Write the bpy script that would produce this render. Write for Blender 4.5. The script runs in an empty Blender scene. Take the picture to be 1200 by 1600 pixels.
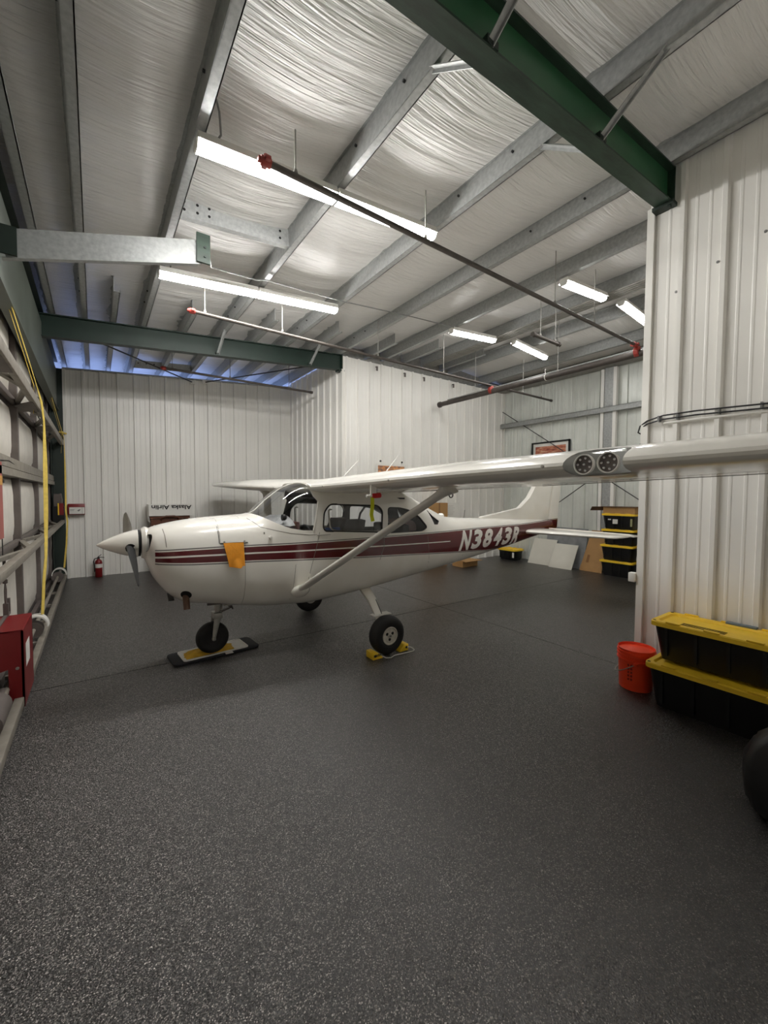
import bpy, bmesh, math, random
from mathutils import Vector, Matrix, noise, geometry
random.seed(7)
S = bpy.context.scene
COL = S.collection

# ------------------------------------------------------------------ camera
cam_d = bpy.data.cameras.new('camera'); cam = bpy.data.objects.new('camera', cam_d); COL.objects.link(cam)
cam_d.sensor_fit = 'HORIZONTAL'; cam_d.sensor_width = 36.0
cam_d.lens = 632.2 / 1200 * 36.0; cam_d.clip_start = 0.05
R_ = ((0.81422, -0.58053, 0.00556), (0.01946, 0.03686, 0.99913), (0.58023, 0.81340, -0.04131))
m = Matrix(((R_[0][0], R_[1][0], -R_[2][0], 0), (R_[0][1], R_[1][1], -R_[2][1], 0), (R_[0][2], R_[1][2], -R_[2][2], 1.75), (0, 0, 0, 1)))
cam.matrix_world = m
S.camera = cam
# ------------------------------------------------------------------ light and exposure
LAMP_FRONT, LAMP_TAIL = 98.0, 36.0      # emission of the fluorescent diffusers
w = bpy.data.worlds.new('daylight'); S.world = w; w.use_nodes = True
wb = w.node_tree.nodes['Background']; wb.inputs[0].default_value = (0.34, 0.48, 1.0, 1); wb.inputs[1].default_value = 5.0
S.view_settings.view_transform = 'Standard'; S.view_settings.look = 'None'
S.view_settings.exposure = 0.0; S.view_settings.gamma = 1.0; S.view_settings.use_curve_mapping = False
S.cycles.max_bounces = 12; S.cycles.diffuse_bounces = 8; S.cycles.transparent_max_bounces = 12
S.cycles.sample_clamp_indirect = 4.0

# ------------------------------------------------------------------ materials
def new_mat(name):
    mt = bpy.data.materials.new(name); mt.use_nodes = True
    nt = mt.node_tree; return mt, nt, nt.nodes['Principled BSDF']
def N(nt, t, **kw):
    n = nt.nodes.new(t)
    for k, v in kw.items(): setattr(n, k, v)
    return n
def srgb(r, g, b):
    f = lambda c: (c/255/12.92) if c/255 <= .04045 else ((c/255+.055)/1.055)**2.4
    return (f(r), f(g), f(b), 1)
def pm(name, col, rough=.5, metal=0., var=0., scale=8., bump=0., bscale=60., coat=0., spec=.5, stretch=(1, 1, 1), rvar=0., bdist=.01, dist=0.):
    mt, nt, b = new_mat(name)
    b.inputs['Base Color'].default_value = col; b.inputs['Roughness'].default_value = rough
    b.inputs['Metallic'].default_value = metal; b.inputs['Coat Weight'].default_value = coat
    b.inputs['Specular IOR Level'].default_value = spec
    tc = N(nt, 'ShaderNodeTexCoord'); mp = N(nt, 'ShaderNodeMapping'); mp.inputs['Scale'].default_value = stretch
    nt.links.new(tc.outputs['Object'], mp.inputs[0])
    if var or rvar:
        n = N(nt, 'ShaderNodeTexNoise'); n.inputs['Scale'].default_value = scale; n.inputs['Detail'].default_value = 6
        nt.links.new(mp.outputs[0], n.inputs['Vector'])
    if var:
        r = N(nt, 'ShaderNodeValToRGB')
        r.color_ramp.elements[0].position = .3; r.color_ramp.elements[1].position = .7
        r.color_ramp.elements[0].color = tuple(max(0, c*(1-var)) for c in col[:3]) + (1,)
        r.color_ramp.elements[1].color = tuple(min(1, c*(1+var)) for c in col[:3]) + (1,)
        nt.links.new(n.outputs['Fac'], r.inputs[0]); nt.links.new(r.outputs[0], b.inputs['Base Color'])
    if rvar:
        mr = N(nt, 'ShaderNodeMapRange'); mr.inputs['To Min'].default_value = max(0, rough-rvar); mr.inputs['To Max'].default_value = rough+rvar
        nt.links.new(n.outputs['Fac'], mr.inputs[0]); nt.links.new(mr.outputs[0], b.inputs['Roughness'])
    if bump:
        n2 = N(nt, 'ShaderNodeTexNoise'); n2.inputs['Scale'].default_value = bscale; n2.inputs['Detail'].default_value = 4
        bp = N(nt, 'ShaderNodeBump'); bp.inputs['Strength'].default_value = bump; bp.inputs['Distance'].default_value = bdist; n2.inputs['Distortion'].default_value = dist
        nt.links.new(mp.outputs[0], n2.inputs['Vector']); nt.links.new(n2.outputs['Fac'], bp.inputs['Height']); nt.links.new(bp.outputs[0], b.inputs['Normal'])
    return mt
M = {}
M['galv'] = pm('galvanised_steel', srgb(166, 168, 167), .45, .35, .16, 26, 0, coat=0, rvar=.1)
M['galv_dull'] = pm('dull_galvanised_steel', srgb(140, 138, 132), .55, .35, .18, 12)
M['wall'] = pm('white_panel_paint', srgb(238, 236, 231), .34, 0, .02, 2, spec=.5)
M['wall_back'] = pm('zinc_panel_paint', srgb(218, 221, 215), .32, .1, .06, 3)
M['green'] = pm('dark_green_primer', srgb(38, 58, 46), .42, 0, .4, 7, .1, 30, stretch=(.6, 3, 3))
M['green_web_lit'] = pm('lit_green_web_paint', srgb(46, 98, 64), .4, 0, .15, 4)  # brighter than the flanges: light on the web put into the colour
M['green_far_dim'] = pm('dimmed_green_primer', srgb(22, 42, 34), .5, 0, .15, 5)  # same rafter green, the far beam's dimness put into the colour
M['green_dark'] = pm('dark_green_steel', srgb(34, 46, 40), .55, 0, .15, 4)
M['header'] = pm('grey_green_header_paint', srgb(88, 94, 87), .5, 0, .12, 3)
M['vinyl'] = pm('white_vinyl_facing', srgb(222, 220, 217), .34, 0, .03, 3, .8, 3.2, stretch=(.45, 10, 1), spec=.6, bdist=.03, dist=.7)
M['door_blanket'] = pm('white_door_insulation', srgb(214, 209, 200), .7, 0, .06, 6, .4, 22)
M['stile'] = pm('brown_grey_steel', srgb(104, 96, 92), .6, .1, .12, 10)
M['truss'] = pm('grey_truss_steel', srgb(142, 136, 126), .55, .2, .15, 10)
M['white_gloss'] = pm('white_aircraft_paint', srgb(238, 235, 227), .22, 0, .015, 3, coat=.5)
M['maroon'] = pm('maroon_paint', srgb(92, 14, 20), .2, 0, coat=.5)
M['tire'] = pm('black_rubber', srgb(26, 25, 25), .7, 0, .2, 20, .1, 80)
M['chrome'] = pm('bright_metal', srgb(200, 200, 200), .22, 1.)
M['alu'] = pm('dull_aluminium', srgb(176, 174, 168), .4, .7, .1, 20)
M['dark'] = pm('dark_interior_trim', srgb(34, 32, 33), .7, 0, .15, 14)
M['black'] = pm('black_plastic', srgb(20, 20, 21), .38, 0, .1, 12, .08, 60)
M['blackpipe'] = pm('dark_steel_pipe', srgb(78, 72, 68), .45, .4, .15, 12)
M['yellow'] = pm('yellow_plastic', srgb(248, 206, 50), .42, 0, .05, 10, .05, 60)
M['strap'] = pm('yellow_webbing', srgb(222, 194, 92), .75, 0, .12, 20, .3, 300)
M['orange'] = pm('orange_cloth', srgb(240, 156, 40), .8, 0, .1, 14, .25, 40)
M['red'] = pm('red_enamel', srgb(122, 18, 22), .4, 0, .06, 6)
M['redfit'] = pm('red_fitting_paint', srgb(150, 50, 42), .45, 0, .1, 20)
M['bucket'] = pm('orange_red_plastic', srgb(252, 76, 36), .4, 0, .04, 8)
M['card'] = pm('brown_cardboard', srgb(176, 136, 88), .8, 0, .08, 6, .05, 40)
M['board'] = pm('white_foam_board', srgb(220, 217, 206), .7, 0, .03, 5)
M['greysheet'] = pm('grey_plastic_sheet', srgb(132, 134, 136), .4, 0, .2, 6)
M['white'] = pm('white_plastic', srgb(232, 230, 224), .45)
M['wood'] = pm('red_brown_wood', srgb(92, 52, 32), .55, 0, .3, 6, .1, 30, stretch=(1, 6, 6))
M['mat'] = pm('black_rubber_mat', srgb(38, 40, 46), .75, 0, .1, 40, .2, 120)
M['tray'] = pm('white_drip_tray', srgb(240, 240, 236), .3, 0, .04, 10)
M['rag'] = pm('yellow_cloth', srgb(224, 180, 60), .85, 0, .15, 16, .5, 30)
M['cord'] = pm('white_cord', srgb(200, 200, 194), .7)
M['wire'] = pm('black_cable', srgb(34, 34, 36), .5)
M['greywire'] = pm('grey_cable', srgb(120, 120, 118), .5)
M['rust'] = pm('brown_exhaust_steel', srgb(98, 74, 60), .6, .4, .25, 18)
M['grille'] = pm('shadow_black', srgb(12, 12, 12), .8)
M['pad'] = pm('silver_grey_shade', srgb(128, 128, 128), .5, .2, .1, 10)
M['blade'] = pm('worn_grey_blade', srgb(150, 147, 140), .34, .6, .15, 14)
M['lamp_box'] = pm('pale_grey_lamp_housing', srgb(176, 176, 172), .5, 0, .08, 14)
M['maroon_trim'] = pm('maroon_panel_trim', srgb(84, 34, 32), .6, 0, .2, 12)
M['blue'] = pm('blue_cloth', srgb(36, 76, 140), .8)
M['lime'] = pm('lime_streamer', srgb(222, 228, 40), .7)
M['flagred'] = pm('red_streamer', srgb(206, 32, 36), .6)
M['letter'] = pm('white_vinyl_letters', srgb(232, 229, 222), .35)
M['ink'] = pm('black_ink', srgb(30, 29, 28), .7)
M['seal_or_shade'] = pm('black_seal_and_hatch_shade', srgb(30, 28, 28), .6)
M['paper'] = pm('white_paper', srgb(228, 226, 220), .8)
M['redpaper'] = pm('faded_red_poster', srgb(160, 92, 84), .7, 0, .1, 4)
M['joint'] = pm('dark_joint_filler', srgb(26, 24, 23), .9)
M['bag'] = pm('black_bag_fabric', srgb(24, 24, 26), .45, 0, .15, 10, .3, 14)
M['ground'] = pm('pale_concrete', srgb(150, 148, 142), .9, 0, .08, 1)
M['seam'] = pm('panel_seam_shadow', srgb(120, 114, 106), .7)

for key, st in (('lamp', LAMP_FRONT), ('lamp_tail', LAMP_TAIL)):
    mt, nt, b = new_mat('fluorescent_diffuser'); M[key] = mt
    b.inputs['Base Color'].default_value = (.9, .9, .9, 1); b.inputs['Emission Color'].default_value = (1.0, .985, .955, 1); b.inputs['Emission Strength'].default_value = st

def glass(name, tint, fac):
    mt, nt, b = new_mat(name)
    nt.nodes.remove(b); out = nt.nodes['Material Output']
    tr = N(nt, 'ShaderNodeBsdfTransparent'); tr.inputs[0].default_value = tint
    gl = N(nt, 'ShaderNodeBsdfGlossy'); gl.inputs['Roughness'].default_value = .04; gl.inputs[0].default_value = (1, 1, 1, 1)
    lw = N(nt, 'ShaderNodeLayerWeight'); pw = N(nt, 'ShaderNodeMath', operation='POWER'); pw.inputs[1].default_value = 4.0
    nt.links.new(lw.outputs['Facing'], pw.inputs[0])
    fr = N(nt, 'ShaderNodeMapRange'); fr.inputs['To Min'].default_value = fac; fr.inputs['To Max'].default_value = .55; nt.links.new(pw.outputs[0], fr.inputs[0])
    mx = N(nt, 'ShaderNodeMixShader')
    nt.links.new(fr.outputs[0], mx.inputs[0]); nt.links.new(tr.outputs[0], mx.inputs[1]); nt.links.new(gl.outputs[0], mx.inputs[2])
    nt.links.new(mx.outputs[0], out.inputs[0]); return mt
M['glass'] = glass('clear_acrylic', (.96, .965, .965, 1), .03)
M['glass_tint'] = glass('tinted_acrylic', (.86, .87, .88, 1), .03)

# floor: dark flake coating with pale flecks
mt, nt, b = new_mat('flecked_dark_floor_coating'); M['floor'] = mt
tc = N(nt, 'ShaderNodeTexCoord')
v = N(nt, 'ShaderNodeTexVoronoi'); v.inputs['Scale'].default_value = 250; nt.links.new(tc.outputs['Object'], v.inputs['Vector'])
sp = N(nt, 'ShaderNodeSeparateColor'); nt.links.new(v.outputs['Color'], sp.inputs[0])
r = N(nt, 'ShaderNodeValToRGB'); r.color_ramp.interpolation = 'CONSTANT'
e = r.color_ramp.elements; e[0].color = (.0065, .0058, .0053, 1); e[1].position = .32; e[1].color = (.016, .0144, .0134, 1)
for ps, c in ((.50, .036), (.70, .065), (.82, .24), (.93, .38), (.982, .55)):
    q = e.new(ps); q.color = (c, c*.93, c*.88, 1)
nt.links.new(sp.outputs[0], r.inputs[0])
n1 = N(nt, 'ShaderNodeTexNoise'); n1.inputs['Scale'].default_value = 1.3; n1.inputs['Detail'].default_value = 5; nt.links.new(tc.outputs['Object'], n1.inputs['Vector'])
mr = N(nt, 'ShaderNodeMapRange'); mr.inputs['To Min'].default_value = .27; mr.inputs['To Max'].default_value = .38; nt.links.new(n1.outputs['Fac'], mr.inputs[0])
nt.links.new(mr.outputs[0], b.inputs['Roughness']); nt.links.new(r.outputs[0], b.inputs['Base Color'])
n2 = N(nt, 'ShaderNodeTexNoise'); n2.inputs['Scale'].default_value = 160; n2.inputs['Detail'].default_value = 3; nt.links.new(tc.outputs['Object'], n2.inputs['Vector'])
bp = N(nt, 'ShaderNodeBump'); bp.inputs['Strength'].default_value = 1.0; bp.inputs['Distance'].default_value = .006
nt.links.new(n2.outputs['Fac'], bp.inputs['Height'])
gt_ = N(nt, 'ShaderNodeMath', operation='GREATER_THAN'); gt_.inputs[1].default_value = .82; nt.links.new(sp.outputs[0], gt_.inputs[0])
ml_ = N(nt, 'ShaderNodeMath', operation='MULTIPLY'); ml_.inputs[1].default_value = .8; nt.links.new(gt_.outputs[0], ml_.inputs[0]); nt.links.new(ml_.outputs[0], b.inputs['Metallic'])
# every flake lies at its own slight tilt
vs_ = N(nt, 'ShaderNodeVectorMath', operation='SUBTRACT'); vs_.inputs[1].default_value = (.5, .5, .5); nt.links.new(v.outputs['Color'], vs_.inputs[0])
vm_ = N(nt, 'ShaderNodeVectorMath', operation='MULTIPLY'); vm_.inputs[1].default_value = (.62, .62, .1); nt.links.new(vs_.outputs[0], vm_.inputs[0])
va_ = N(nt, 'ShaderNodeVectorMath', operation='ADD'); nt.links.new(vm_.outputs[0], va_.inputs[0]); nt.links.new(bp.outputs[0], va_.inputs[1])
vn_ = N(nt, 'ShaderNodeVectorMath', operation='NORMALIZE'); nt.links.new(va_.outputs[0], vn_.inputs[0]); nt.links.new(vn_.outputs[0], b.inputs['Normal'])
b.inputs['Specular IOR Level'].default_value = .85

def picture_mat(name, cols, sx, sy):
    mt, nt, b = new_mat(name)
    tc = N(nt, 'ShaderNodeTexCoord'); mp = N(nt, 'ShaderNodeMapping'); mp.inputs['Scale'].default_value = (sx, sx, sy)
    n = N(nt, 'ShaderNodeTexNoise'); n.inputs['Scale'].default_value = 4; n.inputs['Detail'].default_value = 8
    r = N(nt, 'ShaderNodeValToRGB'); e = r.color_ramp.elements
    e[0].position = .3; e[0].color = cols[0]; e[1].position = .72; e[1].color = cols[-1]
    for i, c in enumerate(cols[1:-1]):
        q = e.new(.3+.42*(i+1)/(len(cols)-1)); q.color = c
    nt.links.new(tc.outputs['Object'], mp.inputs[0]); nt.links.new(mp.outputs[0], n.inputs['Vector'])
    nt.links.new(n.outputs['Fac'], r.inputs[0]); nt.links.new(r.outputs[0], b.inputs['Base Color']); b.inputs['Roughness'].default_value = .5
    return mt
M['sunset_print'] = picture_mat('sunset_print', [srgb(70, 66, 62), srgb(150, 110, 90), srgb(222, 150, 90), srgb(236, 190, 140)], 2, 5)
M['canyon_print'] = picture_mat('canyon_print', [srgb(110, 52, 44), srgb(176, 96, 74), srgb(200, 140, 110), srgb(216, 196, 176)], 1.5, 6)

# ------------------------------------------------------------------ mesh building
class B:
    def __init__(s): s.v = []; s.f = []; s.mi = []
    def add(s, vs, fs, mi=0):
        o = len(s.v); s.v += [tuple(p) for p in vs]; s.f += [tuple(i+o for i in f) for f in fs]; s.mi += [mi]*len(fs); return s
    def box(s, lo, hi, rot=None, mi=0):
        x0, y0, z0 = lo; x1, y1, z1 = hi
        vs = [(x0,y0,z0),(x1,y0,z0),(x1,y1,z0),(x0,y1,z0),(x0,y0,z1),(x1,y0,z1),(x1,y1,z1),(x0,y1,z1)]
        if rot: vs = [rot @ Vector(p) for p in vs]
        return s.add(vs, [(3,2,1,0),(4,5,6,7),(0,1,5,4),(1,2,6,5),(2,3,7,6),(3,0,4,7)], mi)
    def loft(s, rings, caps=True, closed=True, mi=0):
        n = len(rings[0]); vs = [p for r in rings for p in r]; fs = []
        for i in range(len(rings)-1):
            for j in range(n if closed else n-1):
                k = (j+1) % n; fs.append((i*n+j, i*n+k, (i+1)*n+k, (i+1)*n+j))
        if caps and closed: fs.append(tuple(reversed(range(n)))); fs.append(tuple((len(rings)-1)*n+j for j in range(n)))
        return s.add(vs, fs, mi)
    def tube(s, pts, r, n=8, caps=True, mi=0):
        pts = [Vector(p) for p in pts]; rings = []; up = None
        for i, p in enumerate(pts):
            d = (pts[min(i+1, len(pts)-1)]-pts[max(i-1, 0)]).normalized()
            if up is None: up = Vector((0, 0, 1)) if abs(d.z) < .9 else Vector((1, 0, 0))
            u = d.cross(up).normalized(); up = u.cross(d).normalized()
            rr = r[i] if isinstance(r, (list, tuple)) else r
            rings.append([p + rr*(math.cos(2*math.pi*k/n)*u + math.sin(2*math.pi*k/n)*up) for k in range(n)])
        return s.loft(rings, caps, mi=mi)
    def beam(s, a, c, wy, hz, up=(0, 0, 1), mi=0):      # rectangular bar between two points
        a = Vector(a); c = Vector(c); d = (c-a).normalized(); u = d.cross(Vector(up)).normalized(); q = u.cross(d).normalized()
        ring = lambda p: [p-u*wy/2-q*hz/2, p+u*wy/2-q*hz/2, p+u*wy/2+q*hz/2, p-u*wy/2+q*hz/2]
        return s.loft([ring(a), ring(c)], mi=mi)
    def lathe(s, prof, axis='Z', n=32, c=(0, 0, 0), mi=0, wob=None):
        rings = []
        for r, h in prof:
            ring = []
            for k in range(n):
                t = 2*math.pi*k/n; x, y = r*math.cos(t), r*math.sin(t)
                p = {'Z': (x, y, h), 'X': (h, x, y), 'Y': (y, h, x)}[axis]
                ring.append((c[0]+p[0], c[1]+p[1], c[2]+p[2]))
            rings.append(ring)
        return s.loft(rings, True, mi=mi)
    def prism(s, poly, d0, d1, axis='Y', mi=0):          # polygon (u, v) swept along an axis
        f = {'Y': lambda u, v, d: (u, d, v), 'X': lambda u, v, d: (d, u, v), 'Z': lambda u, v, d: (u, v, d)}[axis]
        return s.loft([[f(u, v, d0) for u, v in poly], [f(u, v, d1) for u, v in poly]], mi=mi)
    def ribbon(s, pts, wdir, width, th=.003, mi=0):
        pts = [Vector(p) for p in pts]; rings = []
        for i, p in enumerate(pts):
            d = (pts[min(i+1, len(pts)-1)]-pts[max(i-1, 0)]).normalized()
            wv = Vector(wdir[i] if isinstance(wdir, list) else wdir); wv = (wv - d*wv.dot(d)).normalized()
            nn = d.cross(wv).normalized()*th/2; wv = wv*width/2
            rings.append([p-wv-nn, p+wv-nn, p+wv+nn, p-wv+nn])
        return s.loft(rings, mi=mi)
    def mesh(s, name, mats, off=(0, 0, 0), angle=35, bevel=0):
        me = bpy.data.meshes.new(name)
        me.from_pydata([(x-off[0], y-off[1], z-off[2]) for x, y, z in s.v], [], s.f)
        for mm in mats: me.materials.append(mm)
        me.polygons.foreach_set('material_index', s.mi)
        bm = bmesh.new(); bm.from_mesh(me)
        bmesh.ops.recalc_face_normals(bm, faces=bm.faces)
        if bevel:
            es = [ed for ed in bm.edges if len(ed.link_faces) == 2 and ed.calc_face_angle(0) > .6]
            bmesh.ops.bevel(bm, geom=es, offset=bevel, segments=2, affect='EDGES', profile=.5)
        bm.to_mesh(me); bm.free()
        fin(me, angle); return me
def fin(me, angle=35):
    me.polygons.foreach_set('use_smooth', [True]*len(me.polygons))
    me.set_sharp_from_angle(angle=math.radians(angle)); me.update()
LOC = {}
def ob(name, me, parent=None, loc=(0, 0, 0)):
    o = bpy.data.objects.new(name, me); COL.objects.link(o); o.location = loc
    if parent is not None: o.parent = parent
    return o
def thing(name, label, cat, loc=(0, 0, 0), group=None, rz=0):
    o = ob(name, None, None, loc); o.rotation_euler = (0, 0, rz); o.empty_display_size = .1
    o['label'] = label; o['category'] = cat
    if group: o['group'] = group
    LOC[o.name] = (tuple(loc), rz); return o
def part(name, bb, mats, parent, angle=35, bevel=0, label=None, local=False):
    """bb in world coordinates unless local; the child sits at its root's origin"""
    root = parent
    while root.parent: root = root.parent
    off = (0, 0, 0) if local else tuple(root.location)
    mats = mats if isinstance(mats, list) else [mats]
    o = ob(name, bb.mesh(name, mats, off, angle, bevel), parent)
    if label: o['label'] = label
    return o
def solo(name, bb, mats, label, cat, loc=(0, 0, 0), group=None, angle=35, bevel=0):
    mats = mats if isinstance(mats, list) else [mats]
    o = ob(name, bb.mesh(name, mats, loc, angle, bevel), None, loc); o['label'] = label; o['category'] = cat
    if group: o['group'] = group
    return o
def struct(name, bb=None, mats=None, angle=35):
    o = ob(name, bb.mesh(name, [mats], (0, 0, 0), angle) if bb else None); o['kind'] = 'structure'; return o
def copy_tree(o, parent=None, loc=None, rz=None, label=None):
    c = o.copy(); COL.objects.link(c); c.parent = parent
    if loc is not None: c.location = loc
    if rz is not None: c.rotation_euler = (0, 0, rz)
    if label: c['label'] = label
    for ch in list(o.children): copy_tree(ch, c)
    return c
def text_mesh(txt, size, shear=0, bold=0, extrude=.001, spacing=1., sx=1.):
    cu = bpy.data.curves.new('lettering', 'FONT'); cu.body = txt; cu.size = size; cu.shear = shear; cu.offset = bold
    cu.extrude = extrude; cu.space_character = spacing; cu.align_x = 'LEFT'; cu.resolution_u = 3
    o = bpy.data.objects.new('lettering', cu); COL.objects.link(o); bpy.context.view_layer.update()
    me = bpy.data.meshes.new_from_object(o.evaluated_get(bpy.context.evaluated_depsgraph_get()))
    bpy.data.objects.remove(o); bpy.data.curves.remove(cu)
    for vtx in me.vertices: vtx.co.x *= sx
    return me

# ================================================================== THE BUILDING
def PB(x): return 4.75 + (2.68-abs(x-7.05))/12      # underside of the purlins
YN, YF = -1.25, 16.0
# floor: four cast slabs with filled joints
fl = struct('floor')
def slab(x0, x1, y0, y1): part('slab', B().box((x0, y0, -.12), (x1, y1, 0)), M['floor'], fl)
jx, jy, g = 4.40, 4.65, .006
slab(-1.0, jx-g, YN, jy-g); slab(-1.0, jx-g, jy+g, 10.75); slab(jx+g, 10.0, YN, jy-g); slab(jx+g, 10.0, jy+g, 10.75)
part('joint_filler', B().box((-1.0, jy-g, -.1), (10, jy+g, -.003)), M['joint'], fl)
part('joint_filler', B().box((jx-g, YN, -.1), (jx+g, jy-g, -.003)).box((jx-g, jy+g, -.1), (jx+g, 10.75, -.003)), M['joint'], fl)
gr = struct('ground', B().box((-30, 10.75, -.14), (10, 45, -.02)).box((-30, -20, -.16), (-1.0, 10.75, -.02)), M['ground'])

# ceiling: vinyl faced insulation blankets sagging between the purlins
purlins = [-.49, -.11, .655, 1.84, 3.05, 4.25, 5.40, 6.62, 7.55, 8.75, 9.66]
ce = struct('ceiling')
edges = [-.95]+purlins+[10.0]
for i in range(len(edges)-1):
    a, c = edges[i], edges[i+1]; wd = c-a
    nx = max(4, int(wd/.075)); bays = [(YN, 7.72, .032), (7.72, 15.6, .05)]
    for y0, y1, dy in bays:
        ny = int((y1-y0)/dy); bb = B(); vs = []; fs = []
        for jj in range(ny+1):
            y = y0+(y1-y0)*jj/ny
            for k in range(nx+1):
                x = a+wd*k/nx; u = k/nx; s_ = math.sin(math.pi*u)
                end = min(1, (y-YN+.05)/.5, abs(y-7.72)/.35+.25, abs(y-1.63)/.35+.25)
                sag = (.075*wd*s_*(.75+.5*noise.noise(Vector((i*7.3, y*.35, 3)))))*end*(1 if y < 6.1 else max(.12, 1-(y-6.1)/.4))
                wr = noise.noise(Vector((x*.5+i*5, y*8+.9*math.sin(x*1.4+i)+.6*noise.noise(Vector((x*.6, y*.6, i))), .3)))
                wr2 = noise.noise(Vector((x*.9, y*20+1.8*noise.noise(Vector((x*.7, y*.5, i+9))), 2.2)))
                amp = (.35+.65*max(0, noise.noise(Vector((x*.6, y*.5, i*3.1)))+.45))*s_**.6
                if x < .6: amp *= .45
                if y > 6.2: amp *= .6
                vs.append((x, y, PB(x)+.2-sag+amp*(.020*wr+.008*wr2)))
        for jj in range(ny):
            for k in range(nx):
                q = jj*(nx+1)+k; fs.append((q, q+1, q+nx+2, q+nx+1))
        bb.add(vs, fs); part('insulation_blanket', bb, M['vinyl'], ce, angle=180)
rb = B()
for x0, x1 in ((-1.1, 7.05), (7.05, 10.2)):
    rb.add([(x0, YN-.1, PB(x0)+.25), (x1, YN-.1, PB(x1)+.25), (x1, 15.6, PB(x1)+.25), (x0, 15.6, PB(x0)+.25)], [(0, 1, 2, 3)])
part('roof_sheet', rb, M['galv'], ce, angle=180)

# ribbed steel wall panels
def rib_profile(w, base=0.):
    """(u, d) outline of a panel of width w: tall rib each 0.3048 m with two low stiffeners between"""
    pts = []; p = .3048; u = base
    k = math.floor(0)
    pos = 0.0
    while pos < w-1e-6:
        for du, d in ((0, 0), (.012, .036), (.046, .036), (.058, 0), (.118, 0), (.126, .004), (.140, .004), (.148, 0), (.218, 0), (.226, .004), (.240, .004), (.248, 0)):
            if pos+du < w: pts.append((pos+du, d))
        pos += p
    pts.append((w, 0)); return pts
def wall(name, org, du, nrm, length, z0, ztop, mat, phase=0., pw=.9144):
    """panels from org along du; ztop(u) gives the height; ribs stand towards nrm"""
    root = struct(name); du = Vector(du); nrm = Vector(nrm); org = Vector(org); u0 = -phase
    while u0 < length-1e-4:
        a = max(0, u0); e_ = min(length, u0+pw); pts = [(u, d) for u, d in ((q+u0, d) for q, d in rib_profile(pw)) if a-1e-6 <= u <= e_+1e-6]
        if pts[0][0] > a+1e-4: pts.insert(0, (a, 0))
        if pts[-1][0] < e_-1e-4: pts.append((e_, 0))
        bot = [org+du*u+nrm*d+Vector((0, 0, z0)) for u, d in pts]; top = [org+du*u+nrm*d+Vector((0, 0, ztop(u))) for u, d in pts]
        bk = [org+du*u-nrm*.01+Vector((0, 0, z0)) for u in (pts[-1][0], pts[0][0])]; tk = [org+du*u-nrm*.01+Vector((0, 0, ztop(u))) for u in (pts[-1][0], pts[0][0])]
        part('panel', B().loft([bot+bk, top+tk]), mat, root, angle=20)
        u0 += pw
    return root
Ya, Yc, Xj, Xb = 10.526, 7.66, 4.355, 9.735
wa = wall('wall_far', (-.49, Ya, 0), (1, 0, 0), (0, -1, 0), Xj+.49, 0, lambda u: 4.258+u*.0765, M['wall'], phase=.011)
wj = wall('wall_far_jog', (Xj, Yc, 0), (0, 1, 0), (-1, 0, 0), Ya-Yc, 0, lambda u: 4.735, M['wall'], phase=.1)
wc = wall('wall_tail_far', (Xj, Yc, 0), (1, 0, 0), (0, -1, 0), Xb-Xj, 0, lambda u: 4.72, M['wall'], phase=.238)
wd_ = wall('wall_back', (Xb, 1.73, 0), (0, 1, 0), (-1, 0, 0), Yc-1.73, 0, lambda u: 4.72, M['wall_back'], phase=.2)
wr_ = wall('wall_right', (Xj, YN, 0), (0, 1, 0), (-1, 0, 0), 1.73-YN, 0, lambda u: 4.765, M['wall'], phase=.03)
wt = wall('wall_tail_near', (Xj, 1.73, 0), (1, 0, 0), (0, 1, 0), Xb-Xj, 0, lambda u: 4.72, M['wall'])
wn = wall('wall_near', (-1.0, YN, 0), (1, 0, 0), (0, 1, 0), Xj+1.0, 0, lambda u: 4.3+u/12, M['wall'])
up = struct('light_stop_trim', B().box((Xj+.05, Yc+.1, 4.5), (10, Yc+.14, 5.3)), M['galv_dull'])           # closures above the partitions; this plate added to keep outside light out
up = struct('trim_2', B().box((Xj+.05, 1.60, 4.5), (10, 1.64, 5.3)).box((Xb+.02, 1.6, 4.5), (Xb+.06, Yc+.1, 5.2)).box((-1.05, YN-.06, 4.2), (Xj, YN-.02, 5.2)).box((Xj+.06, YN, 4.6), (Xj+.1, 1.6, 5.1)), M['galv_dull'])
# corner and top trims
ct = struct('trim_3', B().box((Xj-.036, 1.715, 0), (Xj+.05, 1.775, 4.46)), M['white'])
ct = struct('trim_4', B().box((Xj-.034, Yc-.036, 0), (Xj+.02, Yc+.03, 4.43)), M['white'])
ct = struct('trim_5', B().box((-.51, Ya-.045, 0), (-.45, Ya+.02, 4.27)), M['white'])
tp = B(); tp.beam((-.49, Ya-.02, 4.272), (Xj, Ya-.02, 4.645), .07, .03)
ct = struct('trim_6', tp, M['galv'])
ct = struct('trim_7', B().box((Xb-.06, Yc-.06, 0), (Xb-.01, Yc-.005, 4.72)), M['white'])
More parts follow.
